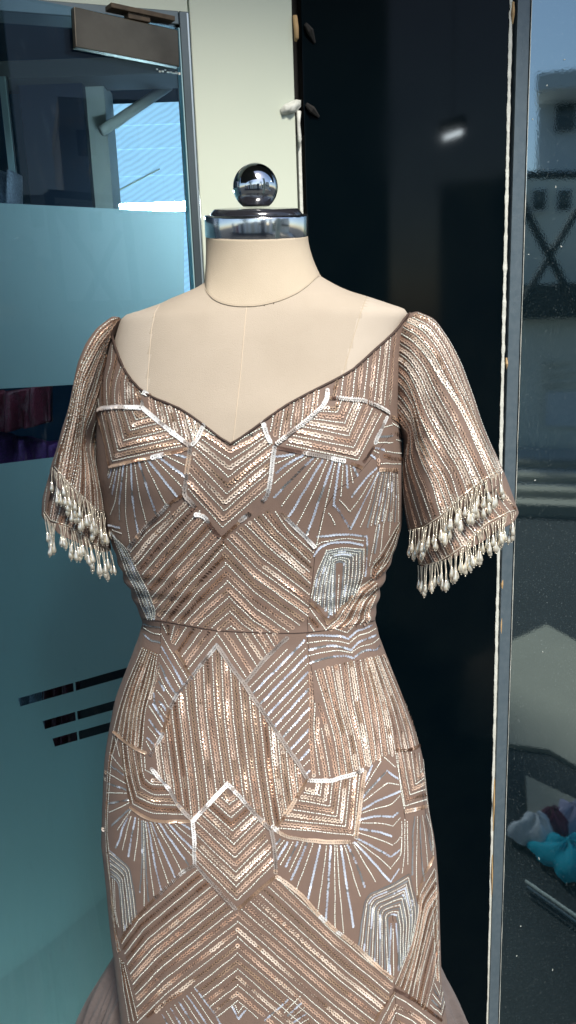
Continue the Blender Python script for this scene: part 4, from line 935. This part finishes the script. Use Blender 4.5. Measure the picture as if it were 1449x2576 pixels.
# ---- rays below, left bust
for kd, pts in [('B', [(1240, 95), (1449, 250), (1496, 286)]), ('T', [(1200, 115), (1480, 400)]), ('B', [(1135, 130), (1200, 210), (1415, 480)]), ('T', [(1090, 130), (1200, 370), (1320, 580)]), ('B', [(1040, 140), (1120, 400), (1215, 680)]), ('T', [(995, 150), (1040, 480), (1115, 760)]),
                ('B', [(960, 160), (970, 500), (1030, 850)]), ('T', [(920, 160), (900, 480), (910, 730), (950, 960)]), ('B', [(885, 160), (840, 560), (845, 720)]), ('T', [(855, 170), (800, 540), (750, 670)]), ('B', [(825, 180), (770, 460)]), ('T', [(800, 190), (745, 400)]), ('B', [(770, 200), (735, 300)]), ('T', [(745, 200), (725, 280)])]:
    line('O', kd, *pts, tone=0 if kd == 'B' else None)
line('B', 'T', (220, 720), (430, 830)); line('B', 'B', (300, 700), (430, 740), tone=0)
fill('Q', [[(440, 260), (560, 380), (640, 560), (760, 780), (790, 860), (840, 990), (835, 1075)], [(395, 200), (485, 420), (560, 640), (650, 800), (700, 940), (745, 1040), (765, 1085)]], 9, 'TG', tone=0)
line('Q', 'B', (370, 130), (480, 155), tone=0); line('Q', 'T', (410, 180), (510, 220))
# ---- upper skirt
fill('H', [[(735, 255), (450, 610)], [(420, 200), (310, 380)], [(190, 165), (230, 250)]], 9, 'TS', tones=[0, 0, 0, 1]); fill('H', [[(735, 255), (1030, 700)], [(1060, 260), (1215, 490)], [(1310, 265), (1355, 350)]], 8, 'TS', tones=[0, 0, 0, 2, 0, 0])
line('H', 'M', (740, 370), (690, 430), (600, 540), (490, 680), (430, 760), (330, 880), (270, 1000), tone=0); line('H', 'N', (258, 1030), (220, 1180), (195, 1260), tone=1)
line('I', 'N', (720, 160), (690, 260), tone=1); line('I', 'M', (680, 300), (640, 370), (600, 430), (550, 520), tone=0)
line('H', 'M', (750, 390), (830, 510), (920, 650), (1020, 770), (1100, 900), (1180, 1010), (1260, 1140), (1340, 1260), tone=1); line('J', 'M', (625, 300), (710, 430), (800, 560), (860, 650), (910, 740), tone=1)
line('H', 'M', (1440, 300), (1330, 400), (1230, 500), (1130, 620), (1030, 740), tone=1); line('H', 'N', (330, 440), (390, 530), (430, 610), (465, 680), tone=1)
for kd, pts in [('T', [(175, 260), (300, 480), (440, 720)]), ('B', [(180, 390), (280, 560), (400, 780)]), ('T', [(165, 470), (280, 660), (370, 820)]), ('B', [(165, 570), (240, 740), (335, 880)]), ('T', [(150, 660), (230, 830), (300, 920)]), ('B', [(155, 740), (210, 830)]), ('T', [(130, 830), (200, 900), (240, 990)]),
                ('B', [(105, 860), (110, 980), (150, 1060)]), ('B', [(160, 940), (220, 1020)]), ('T', [(60, 1000), (190, 1200)])]: line('H', kd, *pts, tone=0 if kd == 'B' else None)
for kd, pts in [('T', [(540, 20), (670, 230)]), ('B', [(540, 160), (650, 310)]), ('T', [(530, 230), (620, 350)]), ('B', [(520, 340), (590, 410)]), ('T', [(510, 380), (560, 470)]), ('B', [(580, 0), (640, 100), (690, 180)]), ('T', [(640, 30), (710, 130)])]: line('I', kd, *pts, tone=0 if kd == 'B' else None)
line('H', 'S', (160, 570), (130, 680), (95, 800), (60, 920), tone=2)
cclip = [(548, 1628), (488, 1702), (430, 1785), (419, 1818), (379, 1906), (386, 1935), (426, 1980), (484, 2058), (530, 2018), (574, 1968), (620, 2020), (681, 2084), (700, 2075), (722, 2052), (771, 1962), (697, 1848), (640, 1760)]
cg = [[(372, 1640), (385, 1800), (403, 1940), (425, 2080)], [(446, 1640), (463, 1800), (480, 1940), (494, 2080)], [(546, 1630), (552, 1800), (572, 1940), (592, 2080)], [(648, 1640), (665, 1800), (678, 1940), (700, 2080)], [(735, 1640), (742, 1800), (752, 1940), (770, 2080)]]
fill('D', [cg[0], cg[1]], 9, 'ST', clip=cclip, tones=[2, 0, 0, 0, 1, 0, 1, 0, 0], skip=(8,)); fill('D', [cg[1], cg[2]], 9, 'ST', clip=cclip, tones=[0, 0, 3, 0, 0, 0, 3, 0, 3], skip=(8,)); fill('D', [cg[2], cg[3]], 11, 'ST', clip=cclip, tones=[3, 0, 0, 0, 3, 0, 0, 0, 3, 0, 1], skip=(10,)); fill('D', [cg[3], cg[4]], 9, 'ST', clip=cclip, tones=[1, 0, 2, 0, 2])
rclip = [(775, 1594), (700, 1650), (618, 1712), (625, 1740), (700, 1845), (770, 1958), (778, 1950), (779, 1800), (776, 1690)]
fill('H', [[(1070, 790), (1610, 245)], [(1340, 1210), (1670, 840)], [(1631, 1666), (1676, 1626)]], 16, 'TB', clip=rclip, tone=0)
line('J', 'S', (960, -60), (945, 250), (960, 470), (985, 730), tone=0); line('J', 'T', (995, 0), (980, 250), (1010, 500), (1040, 720)); line('G', 'S', (225, 980), (235, 1240), tone=0)
hg = [[(793, 1689), (818, 1771), (843, 1861), (855, 1955)], [(866, 1670), (878, 1771), (900, 1855), (914, 1931)], [(914, 1660), (938, 1771), (946, 1840), (953, 1908)], [(966, 1650), (1018, 1771), (1041, 1830), (1053, 1878)]]
fill('D', hg[:2], 8, 'TS', tones=[0, 0, 0, 0, 0, 2]); fill('D', hg[1:3], 7, 'ST', skip=(0,), tones=[0, 0, 2]); fill('D', hg[2:], 13, 'ST', skip=(0,), tones=[2, 0, 0, 0])
line('J', 'S', (1020, 150), (1020, 300), (1070, 560), (1110, 750), tone=0); line('J', 'S', (1035, 0), (1100, 200), (1160, 450), (1210, 730), tone=0); line('J', 'T', (1060, 250), (1110, 500), (1150, 740))
for kd, pts in [('B', [(195, 600), (300, 590), (420, 600), (530, 600), (600, 635)]), ('B', [(605, 630), (690, 550), (760, 530), (850, 490)]), ('T', [(195, 675), (350, 650), (480, 650), (610, 680)]), ('T', [(610, 680), (700, 600), (800, 575), (880, 530)]), ('B', [(215, 740), (350, 710), (480, 700), (635, 745)]), ('B', [(640, 740), (700, 665), (800, 630), (890, 590)]),
                ('T', [(215, 800), (350, 770), (500, 745), (640, 770)]), ('T', [(645, 765), (720, 710), (850, 680), (910, 630)]), ('B', [(230, 870), (350, 830), (480, 805), (580, 800), (655, 830)]), ('B', [(660, 825), (740, 755), (830, 745), (890, 740), (925, 695)]), ('T', [(490, 535), (590, 570), (650, 510)])]: line('G', kd, *pts, tone=0 if kd == 'B' else None)
line('H', 'G', (0, 160), (80, 185), (170, 190), tone=0); line('H', 'G', (0, 260), (80, 330), (170, 345), tone=0); line('H', 'T', (0, 200), (90, 255), (170, 265))
fill('D', [[(396, 1648), (385, 1720), (365, 1790), (357, 1885)], [(378, 1640), (350, 1720), (332, 1790), (325, 1870)], [(358, 1632), (320, 1720), (298, 1790), (286, 1840)]], 15, 'TS', tones=[0, 1, 0, 3])
# ---- lower left hip
fill('I', [[(270, 400), (300, 700), (375, 1005), (560, 1100), (890, 1110)], [(315, 430), (360, 750), (415, 930), (570, 1005), (825, 1020)], [(380, 470), (420, 700), (455, 840), (580, 915), (745, 910)], [(450, 490), (465, 640), (490, 750), (560, 810), (670, 810)]], 7, 'TS', tones=[0, 1, 0, 3])
line('I', 'T', (490, 540), (500, 660), (590, 715)); line('I', 'S', (575, 765), (660, 770), tone=0)
line('I', 'N', (190, 280), (300, 380), (420, 460), (500, 490), tone=1); line('I', 'M', (570, 650), (640, 740), (740, 850), tone=0); line('I', 'M', (750, 865), (820, 1000), (880, 1070), (970, 1160), tone=1)
line('I', 'N', (355, 1040), (450, 1110), (560, 1165), (700, 1180), (830, 1175), (950, 1180), tone=1); line('I', 'N', (250, 400), (280, 620), (310, 800), (350, 1000), tone=1)
for kd, pts in [('T', [(140, 490), (210, 580), (290, 680)]), ('G', [(130, 610), (200, 650), (290, 720)]), ('T', [(120, 690), (200, 740), (300, 800)]), ('G', [(130, 800), (220, 830), (310, 860)]), ('T', [(120, 890), (310, 895)]), ('G', [(130, 1000), (340, 960)]), ('T', [(140, 1090), (340, 990)]), ('G', [(160, 1220), (350, 1050)]), ('T', [(220, 1260), (360, 1060)]), ('T', [(180, 280), (240, 520)])]: line('I', kd, *pts, tone=0 if kd == 'G' else None)
for kd, pts in [('B', [(330, -160), (270, -40), (240, 80), (200, 160)]), ('T', [(350, -150), (310, 0), (270, 180)]), ('B', [(400, -140), (370, 0), (330, 240)]), ('T', [(432, -130), (425, 0), (390, 290)]), ('G', [(465, -110), (470, 300), (445, 600)]), ('T', [(480, -110), (485, 500), (488, 750)]), ('G', [(495, -100), (500, 250), (530, 690)]), ('T', [(500, -100), (510, 0), (545, 350), (585, 640)]),
                ('B', [(520, -95), (540, 0), (600, 350), (660, 590)]), ('T', [(545, -95), (565, 0), (640, 250), (730, 520)]), ('B', [(565, -95), (600, 0), (700, 230), (800, 460)]), ('T', [(595, -95), (650, 0), (780, 230), (865, 395)]), ('B', [(640, -95), (700, 0), (820, 170), (940, 330)]), ('T', [(690, -95), (760, 0), (970, 240)]), ('B', [(730, -95), (810, 0), (965, 160)]), ('T', [(785, -95), (890, 0), (965, 60)]), ('B', [(850, -90), (960, -30)])]: line('L', kd, *pts, tone=0 if kd in 'BG' else None)
# ---- centre diamond
dclip = [(574, 1968), (484, 2062), (488, 2170), (600, 2290), (694, 2205), (690, 2120), (681, 2086)]
fill('D', [[(559, 2007), (577, 2023), (598, 2008)], [(487, 2044), (590, 2140), (663, 2067)], [(494, 2163), (596, 2265), (690, 2172)]], 15, 'TS', clip=dclip, tones=[0, 0, 0, 1, 0, 2, 0, 0, 0, 0, 0, 2])
line('J', 'S', (90, 890), (140, 965), (210, 900), tone=0)
line('I', 'M', (985, 1160), (1140, 1000), (1260, 870), (1330, 800), tone=0); line('J', 'M', (110, 790), (200, 890), (300, 1000), tone=0); line('J', 'M', (310, 1010), (390, 1100), (490, 1200), (550, 1260), tone=1)
line('D', 'M', (486, 2064), (488, 2093), (491, 2120), (489, 2145), (491, 2172), tone=0); line('D', 'M', (682, 2087), (690, 2132), (693, 2197), tone=1)
line('L', 'M', (1020, 340), (1110, 450), (1210, 550), (1300, 650), (1410, 770), tone=1); line('D', 'N', (694, 2203), (660, 2232), (600, 2284), tone=1)
# ---- right nested corner
fill('J', [[(890, 890), (1045, 920), (1065, 790)], [(840, 970), (1140, 1025), (1170, 780)], [(760, 1060), (1210, 1130), (1260, 760)], [(700, 1165), (1300, 1230), (1350, 720)], [(630, 1245), (1385, 1320), (1445, 680)]], 9, 'TS', tones=[0, 2, 0, 0, 0, 2, 0, 0])
line('J', 'S', (910, 855), (1000, 880), (1030, 790), tone=2)
line('J', 'N', (915, 760), (830, 900), (800, 950), tone=1); line('J', 'M', (795, 960), (750, 1040), (690, 1120), tone=2); line('J', 'N', (690, 1130), (610, 1220), (560, 1265), tone=1)
line('J', 'M', (930, 765), (1040, 770), (1150, 770), (1280, 730), (1400, 700), tone=0); line('K', 'M', (210, 688), (270, 660), tone=0)
line('D', 'M', (686, 2078), (700, 2092), (724, 2105), (775, 2112), (825, 2117), (884, 2117), tone=2); line('K', 'M', (285, 680), (270, 780), (245, 950), (230, 1100), (215, 1200), (195, 1350), tone=2)
# ---- rays at the right hip
for kd, pts in [('B', [(290, 780), (360, 620)]), ('T', [(290, 830), (370, 700), (455, 570)]), ('B', [(270, 930), (390, 800), (500, 680)]), ('B', [(510, 670), (620, 750)]), ('T', [(260, 990), (400, 880), (515, 795)]), ('T', [(515, 795), (630, 810)]), ('B', [(260, 1060), (400, 980), (540, 920), (640, 880)]), ('T', [(250, 1100), (400, 1050), (560, 1010), (640, 920)]), ('B', [(240, 1160), (400, 1125), (555, 1130)]), ('B', [(570, 1130), (620, 1090)]),
                ('T', [(240, 1195), (440, 1200), (570, 1225), (640, 1150)]), ('B', [(220, 1250), (440, 1288), (560, 1328)]), ('T', [(490, 540), (600, 640)])]: line('K', kd, *pts, tone=0 if kd == 'B' else None)
for kd, pts in [('T', [(230, 10), (400, 60), (565, 130)]), ('T', [(565, 130), (620, 90), (650, 40)]), ('B', [(210, 60), (400, 160), (545, 245)]), ('B', [(560, 240), (640, 180)]), ('T', [(220, 100), (400, 230), (545, 365)]), ('T', [(545, 365), (650, 240), (660, 120)]), ('B', [(190, 100), (380, 310), (545, 495)]), ('B', [(550, 490), (630, 370)]), ('T', [(170, 110), (290, 320), (395, 500)]), ('B', [(115, 130), (200, 300), (290, 550)]), ('T', [(90, 140), (160, 400), (240, 640)]),
                ('B', [(50, 140), (100, 500), (175, 950)]), ('T', [(10, 140), (30, 500), (75, 1010)]), ('T', [(660, -100), (660, 100), (650, 200)]), ('T', [(690, -120), (690, 200), (665, 420)]), ('T', [(715, -100), (720, 330)]), ('G', [(790, -150), (770, 0), (765, 430)]), ('T', [(815, -150), (805, 400), (815, 640)]), ('G', [(840, -150), (845, 0), (860, 300), (885, 490)]), ('T', [(865, -160), (890, 0), (925, 370)]), ('G', [(890, -160), (920, 0), (955, 180)]), ('T', [(910, -170), (965, 0), (975, 250)])]: line('M', kd, *pts, tone=0 if kd in 'BG' else None)
rr_clip = [(684, 2105), (724, 2116), (890, 2120), (900, 2440), (870, 2360), (794, 2290), (760, 2255), (700, 2205), (692, 2150)]
fill('R8', [[(-40, 358), (-100, 420)], [(0, 375), (-60, 480)], [(60, 372), (0, 500)], [(110, 380), (20, 590)], [(190, 395), (140, 720)], [(235, 390), (235, 800)]], 12, 'BT', clip=rr_clip, tone=0)
fill('K', [[(600, 500), (690, 1025), (905, 960)], [(665, 490), (740, 912), (890, 860)], [(755, 490), (800, 805), (880, 745)], [(830, 500), (850, 690), (866, 660)]], 7, 'TS', tones=[0, 0, 0, 2])
line('K', 'M', (690, 1080), (780, 1060), (900, 1030), tone=2); line('K', 'N', (600, 460), (650, 465), (740, 460), (840, 420), tone=2); line('K', 'T', (620, 500), (640, 800), (685, 1060))
# ---- lower right grey arch and rose stripes
aclip = cv('M', [(215, 1140), (240, 600), (560, 480), (760, 380), (835, 780), (770, 1080), (640, 1390), (577, 1455)])
fill('M', [[(225, 1160), (290, 690), (340, 620), (560, 530), (735, 420), (825, 790), (760, 1120)], [(545, 1480), (515, 870), (530, 838), (570, 822), (610, 835), (630, 960), (640, 1420)]], 13, 'GT', clip=aclip, tone=0)
line('M', 'G', (555, 920), (540, 1180), (520, 1420), clip=aclip, tone=1); line('M', 'G', (600, 920), (625, 1180), (625, 1400), clip=aclip, tone=1); line('M', 'T', (575, 980), (580, 1440), clip=aclip)
fill('P', [[(985, -270), (835, 0), (825, 180), (760, 480), (595, 890)], [(1012, -50), (905, 90), (860, 300), (790, 640), (700, 960)], [(1015, 90), (960, 280), (900, 520), (830, 800), (790, 1030)], [(1035, 560), (1010, 700), (970, 880), (930, 1020), (900, 1150)]], 15, 'TS', tones=[0, 0, 0, 1])
line('P', 'N', (590, 935), (700, 990), (800, 1050), (920, 1140), (1060, 1250), tone=2); line('M', 'N', (970, 260), (880, 430), (820, 620), (830, 740), tone=1)
fill('P', [[(990, 880), (1040, 990), (1050, 890)], [(940, 1150), (1060, 1240), (1100, 1090)]], 6, 'TG', tone=0)
line('P', 'T', (590, 1000), (440, 1288)); line('P', 'T', (600, 1010), (700, 1060), (1000, 1288)); line('P', 'S', (600, 1100), (490, 1300), tone=0); line('P', 'S', (600, 1100), (760, 1180), (900, 1290), tone=0); line('P', 'T', (600, 1180), (540, 1300)); line('P', 'T', (610, 1175), (760, 1250), (810, 1290)); line('P', 'S', (610, 1250), (700, 1310), tone=0)
line('P', 'N', (580, 970), (510, 1060), (430, 1180), (370, 1290), tone=1)
line('D', 'M', (697, 2205), (724, 2222), (760, 2252), (794, 2292), (835, 2332), (900, 2382), (945, 2427), (989, 2462), tone=2)
# ---- big chevron of the lower skirt
bclipR = [(600, 2280), (690, 2200), (992, 2468), (990, 2496), (965, 2532), (930, 2590), (598, 2640)]
fill('D', [[(700, 2212), (845, 2351), (987, 2470)], [(598, 2297), (845, 2511), (945, 2588)]], 10, 'TS', clip=bclipR, tones=[0, 0, 0, 3, 0, 2, 0, 0])
fill('D', [[(598, 2317), (845, 2532), (945, 2610)], [(598, 2517), (845, 2730), (945, 2810)]], 11, 'TS', clip=[(597, 2290), (1000, 2590), (1000, 2600), (650, 2600), (700, 2530), (597, 2600)], tones=[0, 2, 0, 0, 0, 3])
bclipL = [(494, 2176), (600, 2285), (599, 2600), (560, 2600), (540, 2550), (488, 2484), (455, 2500), (370, 2560), (347, 2575), (300, 2420), (304, 2365), (349, 2310), (430, 2240)]
fill('L', [[(1015, 385), (430, 885), (262, 1125)], [(1425, 815), (690, 1400), (415, 1680)]], 12, 'TS', clip=bclipL, tones=[0, 1, 0, 1, 0, 0, 0, 0, 0, 3, 0, 0])
fill('D', [[(598, 2319), (415, 2462), (345, 2532)], [(598, 2517), (415, 2660), (345, 2730)]], 11, 'TS', clip=bclipL, tones=[0, 0, 0, 2, 0, 3])
line('L', 'M', (1000, 330), (900, 380), (800, 470), (700, 560), (600, 660), tone=0); line('L', 'N', (590, 670), (520, 740), (440, 830), (350, 930), (280, 1040), (258, 1110), tone=1)
fill('R7', [[(965, 1130), (1075, 1290)], [(820, 1240), (850, 1300)]], 8, 'TB', tone=0); line('R7', 'B', (985, 1110), (1085, 1240), (1110, 1290), tone=0); line('R7', 'B', (1449, 1165), (1330, 1270), tone=0)
line('R7', 'S', (910, 1130), (820, 1185), (740, 1250), tone=1); line('R7', 'B', (1170, 1200), (1200, 1262), (1235, 1215), tone=0); line('R7', 'T', (1185, 1195), (1200, 1230), (1220, 1200))
fill('R8', [[(60, 1150), (-20, 1230)], [(110, 1290), (60, 1310)]], 6, 'TB', tone=0)
fill('L', [[(145, 190), (240, 270), (340, 350), (385, 600), (415, 850)], [(155, 440), (200, 470), (235, 520), (250, 750), (270, 1020)]], 11, 'GT', tone=0); line('L', 'T', (190, 480), (200, 800), (232, 950)); line('L', 'T', (170, 480), (185, 760), (215, 930))
fill('L', [[(145, 480), (175, 850), (220, 1200)], [(165, 850), (200, 1000), (250, 1200)]], 5, 'TS', tone=1); fill('R7', [[(604, 960), (625, 1120), (652, 1280)], [(625, 980), (660, 1120), (695, 1260)]], 5, 'TS', tone=1)
for x, y in [(92, 680), (85, 745), (68, 1255)]: line('I', 'S', (x + 3, y), (x + 14, y + 12), tone=2)
fill('D', [[(286, 1846), (275, 1905), (268, 2021), (266, 2093), (270, 2140)], [(300, 1850), (281, 1905), (273, 2021), (270, 2093), (276, 2150)]], 3, 'TS', tone=1)
fill('D', [[(268, 2130), (278, 2218), (287, 2318), (295, 2390)], [(274, 2190), (283, 2260), (291, 2330), (298, 2400)]], 4, 'TS', tone=1)
fill('D', [[(1064, 1912), (1071, 2000), (1084, 2085), (1090, 2130)], [(1058, 1960), (1066, 2020), (1078, 2085), (1085, 2135)]], 2, 'TG', tone=0)
fill('D', [[(1095, 2190), (1098, 2300), (1101, 2380), (1104, 2470)], [(1087, 2270), (1090, 2340), (1093, 2400), (1096, 2460)]], 3, 'TS', tone=0)
# ---- sleeves
fill('D', [[(1053, 789), (1092, 806), (1129, 857), (1159, 912), (1188, 988), (1213, 1063), (1239, 1130), (1262, 1186)], [(997, 831), (1034, 854), (1074, 894), (1114, 964), (1154, 1024), (1174, 1069), (1204, 1144), (1231, 1207)]], 9, 'TS', 'sr', tones=[0, 2, 0, 2, 0, 0])
fill('D', [[(997, 831), (1034, 854), (1074, 894), (1114, 964), (1154, 1024), (1174, 1069), (1204, 1144), (1231, 1207)], [(989, 929), (1024, 959), (1044, 1004), (1060, 1054), (1077, 1094), (1104, 1149), (1130, 1190), (1152, 1260)]], 9, 'TS', 'sr', skip=(0,), tones=[0, 0, 0, 2, 0, 2, 0, 0])
fill('D', [[(989, 929), (1024, 959), (1044, 1004), (1060, 1054), (1077, 1094), (1104, 1149), (1130, 1190), (1152, 1260)], [(987, 1004), (1014, 1039), (1036, 1064), (1046, 1094), (1049, 1124), (1064, 1169), (1084, 1214), (1106, 1296)]], 7, 'TS', 'sr', skip=(0,), tones=[0, 0, 0, 0, 0, 2])
fill('D', [[(987, 1004), (1014, 1039), (1036, 1064), (1046, 1094), (1049, 1124), (1064, 1169), (1084, 1214), (1106, 1296)], [(1016, 1075), (1030, 1092), (1027, 1120), (1019, 1150), (1015, 1189), (1016, 1234), (1021, 1288), (1031, 1332)]], 7, 'TS', 'sr', skip=(0,), tones=[1, 0, 0, 0, 0, 0])
fill('D', [[(1262, 1235), (1280, 1262), (1297, 1282)], [(1190, 1262), (1210, 1284), (1232, 1310)], [(1156, 1305), (1174, 1332), (1192, 1350)], [(1126, 1335), (1138, 1362), (1148, 1386)], [(1082, 1355), (1095, 1390), (1108, 1412)], [(1046, 1365), (1054, 1400), (1064, 1422)]], 25, 'ST', 'tr', tones=[2, 0, 0, 0, 0, 0])
fill('D', [[(297, 800), (278, 805), (248, 829), (222, 871), (201, 921), (190, 971), (180, 1024), (164, 1084), (149, 1133), (138, 1170)], [(283, 815), (266, 850), (246, 886), (228, 928), (212, 964), (203, 1010), (195, 1060), (184, 1110), (174, 1160), (166, 1210)], [(272, 850), (262, 885), (250, 925), (240, 968), (226, 1010), (212, 1050), (205, 1090), (201, 1130), (198, 1180), (190, 1232)]], 17, 'TS', 'sl', tones=[0, 1, 0, 3, 0, 0])
fill('D', [[(272, 850), (262, 885), (250, 925), (240, 968), (226, 1010), (212, 1050), (205, 1090), (201, 1130), (198, 1180), (190, 1232)], [(246, 1000), (240, 1020), (232, 1045), (224, 1065), (217, 1085), (214, 1105), (218, 1140), (228, 1180), (234, 1225), (238, 1282)]], 8, 'ST', 'sl', skip=(0,), tones=[0, 0, 1, 0])
fill('D', [[(240, 1060), (232, 1082), (228, 1105), (225, 1130), (232, 1165), (238, 1195), (244, 1235), (246, 1288)], [(236, 1120), (241, 1140), (248, 1165), (256, 1190), (261, 1215), (264, 1240), (266, 1265), (267, 1289)]], 5, 'TS', 'sl', tones=[0, 0, 0, 2])
fill('D', [[(120, 1225), (114, 1260), (113, 1286)], [(160, 1240), (150, 1285), (142, 1316)], [(200, 1265), (192, 1310), (184, 1334)], [(232, 1300), (228, 1340), (222, 1364)], [(268, 1310), (268, 1350), (266, 1382)]], 17, 'TS', 'tl', tones=[0, 1, 0, 0])

# ---- bead fringe on the hems: a strand of seed beads, a teardrop, a last tiny bead
def _oct(rad, stretch=1.0):
    return [(rad, 0, 0), (0, rad, 0), (-rad, 0, 0), (0, -rad, 0), (0, 0, rad * stretch), (0, 0, -rad * stretch)], [(0, 1, 4), (1, 2, 4), (2, 3, 4), (3, 0, 4), (1, 0, 5), (2, 1, 5), (3, 2, 5), (0, 3, 5)]
def tassel(origin, seed, par, lean):
    g_ = random.Random(seed); q_ = MB(); nb = g_.randint(9, 18); ln = .00145; p = Vector(origin); d = Vector((g_.uniform(-.42, .42) + lean, g_.uniform(-.45, .05), -1)).normalized()
    ov, of = _oct(.00105, .8)
    for i in range(nb):
        d = (d * .92 + Vector((g_.uniform(-.3, .3), g_.uniform(-.25, .1), -1)) * .08).normalized(); p = p + d * ln
        q_.add([p + Vector(v) for v in ov], of, 0)
    pr = [(.0003, 0), (.0009, .0008), (.0014, .003), (.0022, .006), (.0027, .0088), (.0025, .0106), (.0015, .0120), (.0003, .0125)]
    sc_ = g_.uniform(.92, 1.15)
    q_.lathe(p, d, [(r_ * sc_, h * sc_) for r_, h in pr], 10, 1); p = p + d * (.0133 * sc_)
    q_.add([p + Vector(v) * 1.1 for v in ov], of, 0)
    o = q_.build('bead_tassel', None, par, True, mats=[M['seed'], M['champagne']])
def fringe(surf, pts, count, seed):
    bvh, par = surf_sel[surf]; seg = [math.hypot(b_[0] - a[0], b_[1] - a[1]) for a, b_ in zip(pts[:-1], pts[1:])]; tot = sum(seg); g_ = random.Random(seed); tube = []
    for k in range(count):
        u = (k + g_.uniform(.1, .9)) / count * tot; i = 0
        while i < len(seg) - 1 and u > seg[i]: u -= seg[i]; i += 1
        f = u / seg[i]; x, y = pts[i][0] + (pts[i + 1][0] - pts[i][0]) * f, pts[i][1] + (pts[i + 1][1] - pts[i][1]) * f
        h = None
        for dx, dy in ((0, 0), (0, -5), (0, -10), (3, -8), (-3, -8), (6, -14), (-6, -14)):
            h = cast(bvh, x + dx, y + dy)
            if h: break
        if h: tassel(h[0] + h[1] * .0022, seed * 1000 + k, par, 0)
HR1 = [(1256, 1184), (1201, 1219), (1151, 1257), (1106, 1302), (1066, 1329), (1031, 1336)]
HR2 = [(1298, 1286), (1278, 1291), (1228, 1316), (1188, 1350), (1171, 1370), (1131, 1400), (1106, 1414), (1083, 1427), (1055, 1419)]
HL1 = [(136, 1174), (173, 1220), (208, 1252), (240, 1284), (268, 1292)]
HL2 = [(112, 1287), (128, 1311), (173, 1326), (211, 1348), (228, 1368), (263, 1379), (276, 1386)]
fringe('sr', HR1, 50, 1); fringe('tr', HR2, 54, 2); fringe('sl', HL1, 38, 3); fringe('tl', HL2, 40, 4)
for sf, hm in (('sr', HR1), ('tr', HR2), ('sl', HL1), ('tl', HL2)): surf_tube('hem_cord', surf_sel[sf][0], [(x, y - 3) for x, y in hm], .0006, M['seed'], surf_sel[sf][1], .0006)
# rows past the three hundred largest of one kind become one joined part each
rows_ = sorted([o for o in bpy.data.objects if o.name.split('.')[0] == 'bead_row'], key=lambda o: -len(o.data.vertices))
for par_ in {o.parent for o in rows_[285:]}:
    V_, F_, n0 = [], [], 0; mats_ = None
    for o in rows_[285:]:
        if o.parent is not par_: continue
        co = np.empty(len(o.data.vertices) * 3); o.data.vertices.foreach_get('co', co); V_.append(co.reshape(-1, 3)); F_ += [tuple(n0 + q for q in p.vertices) for p in o.data.polygons]; n0 += len(co) // 3
    j_ = mesh_obj('short_bead_rows', np.concatenate(V_), F_, M['thread'], par_, True); j_['kind'] = 'stuff'
for o in rows_[285:]: bpy.data.objects.remove(o)
print('ROWS', dict(ROWCOUNT), 'tris', sum(len(o.data.polygons) * 2 for o in bpy.data.objects if o.type == 'MESH'))
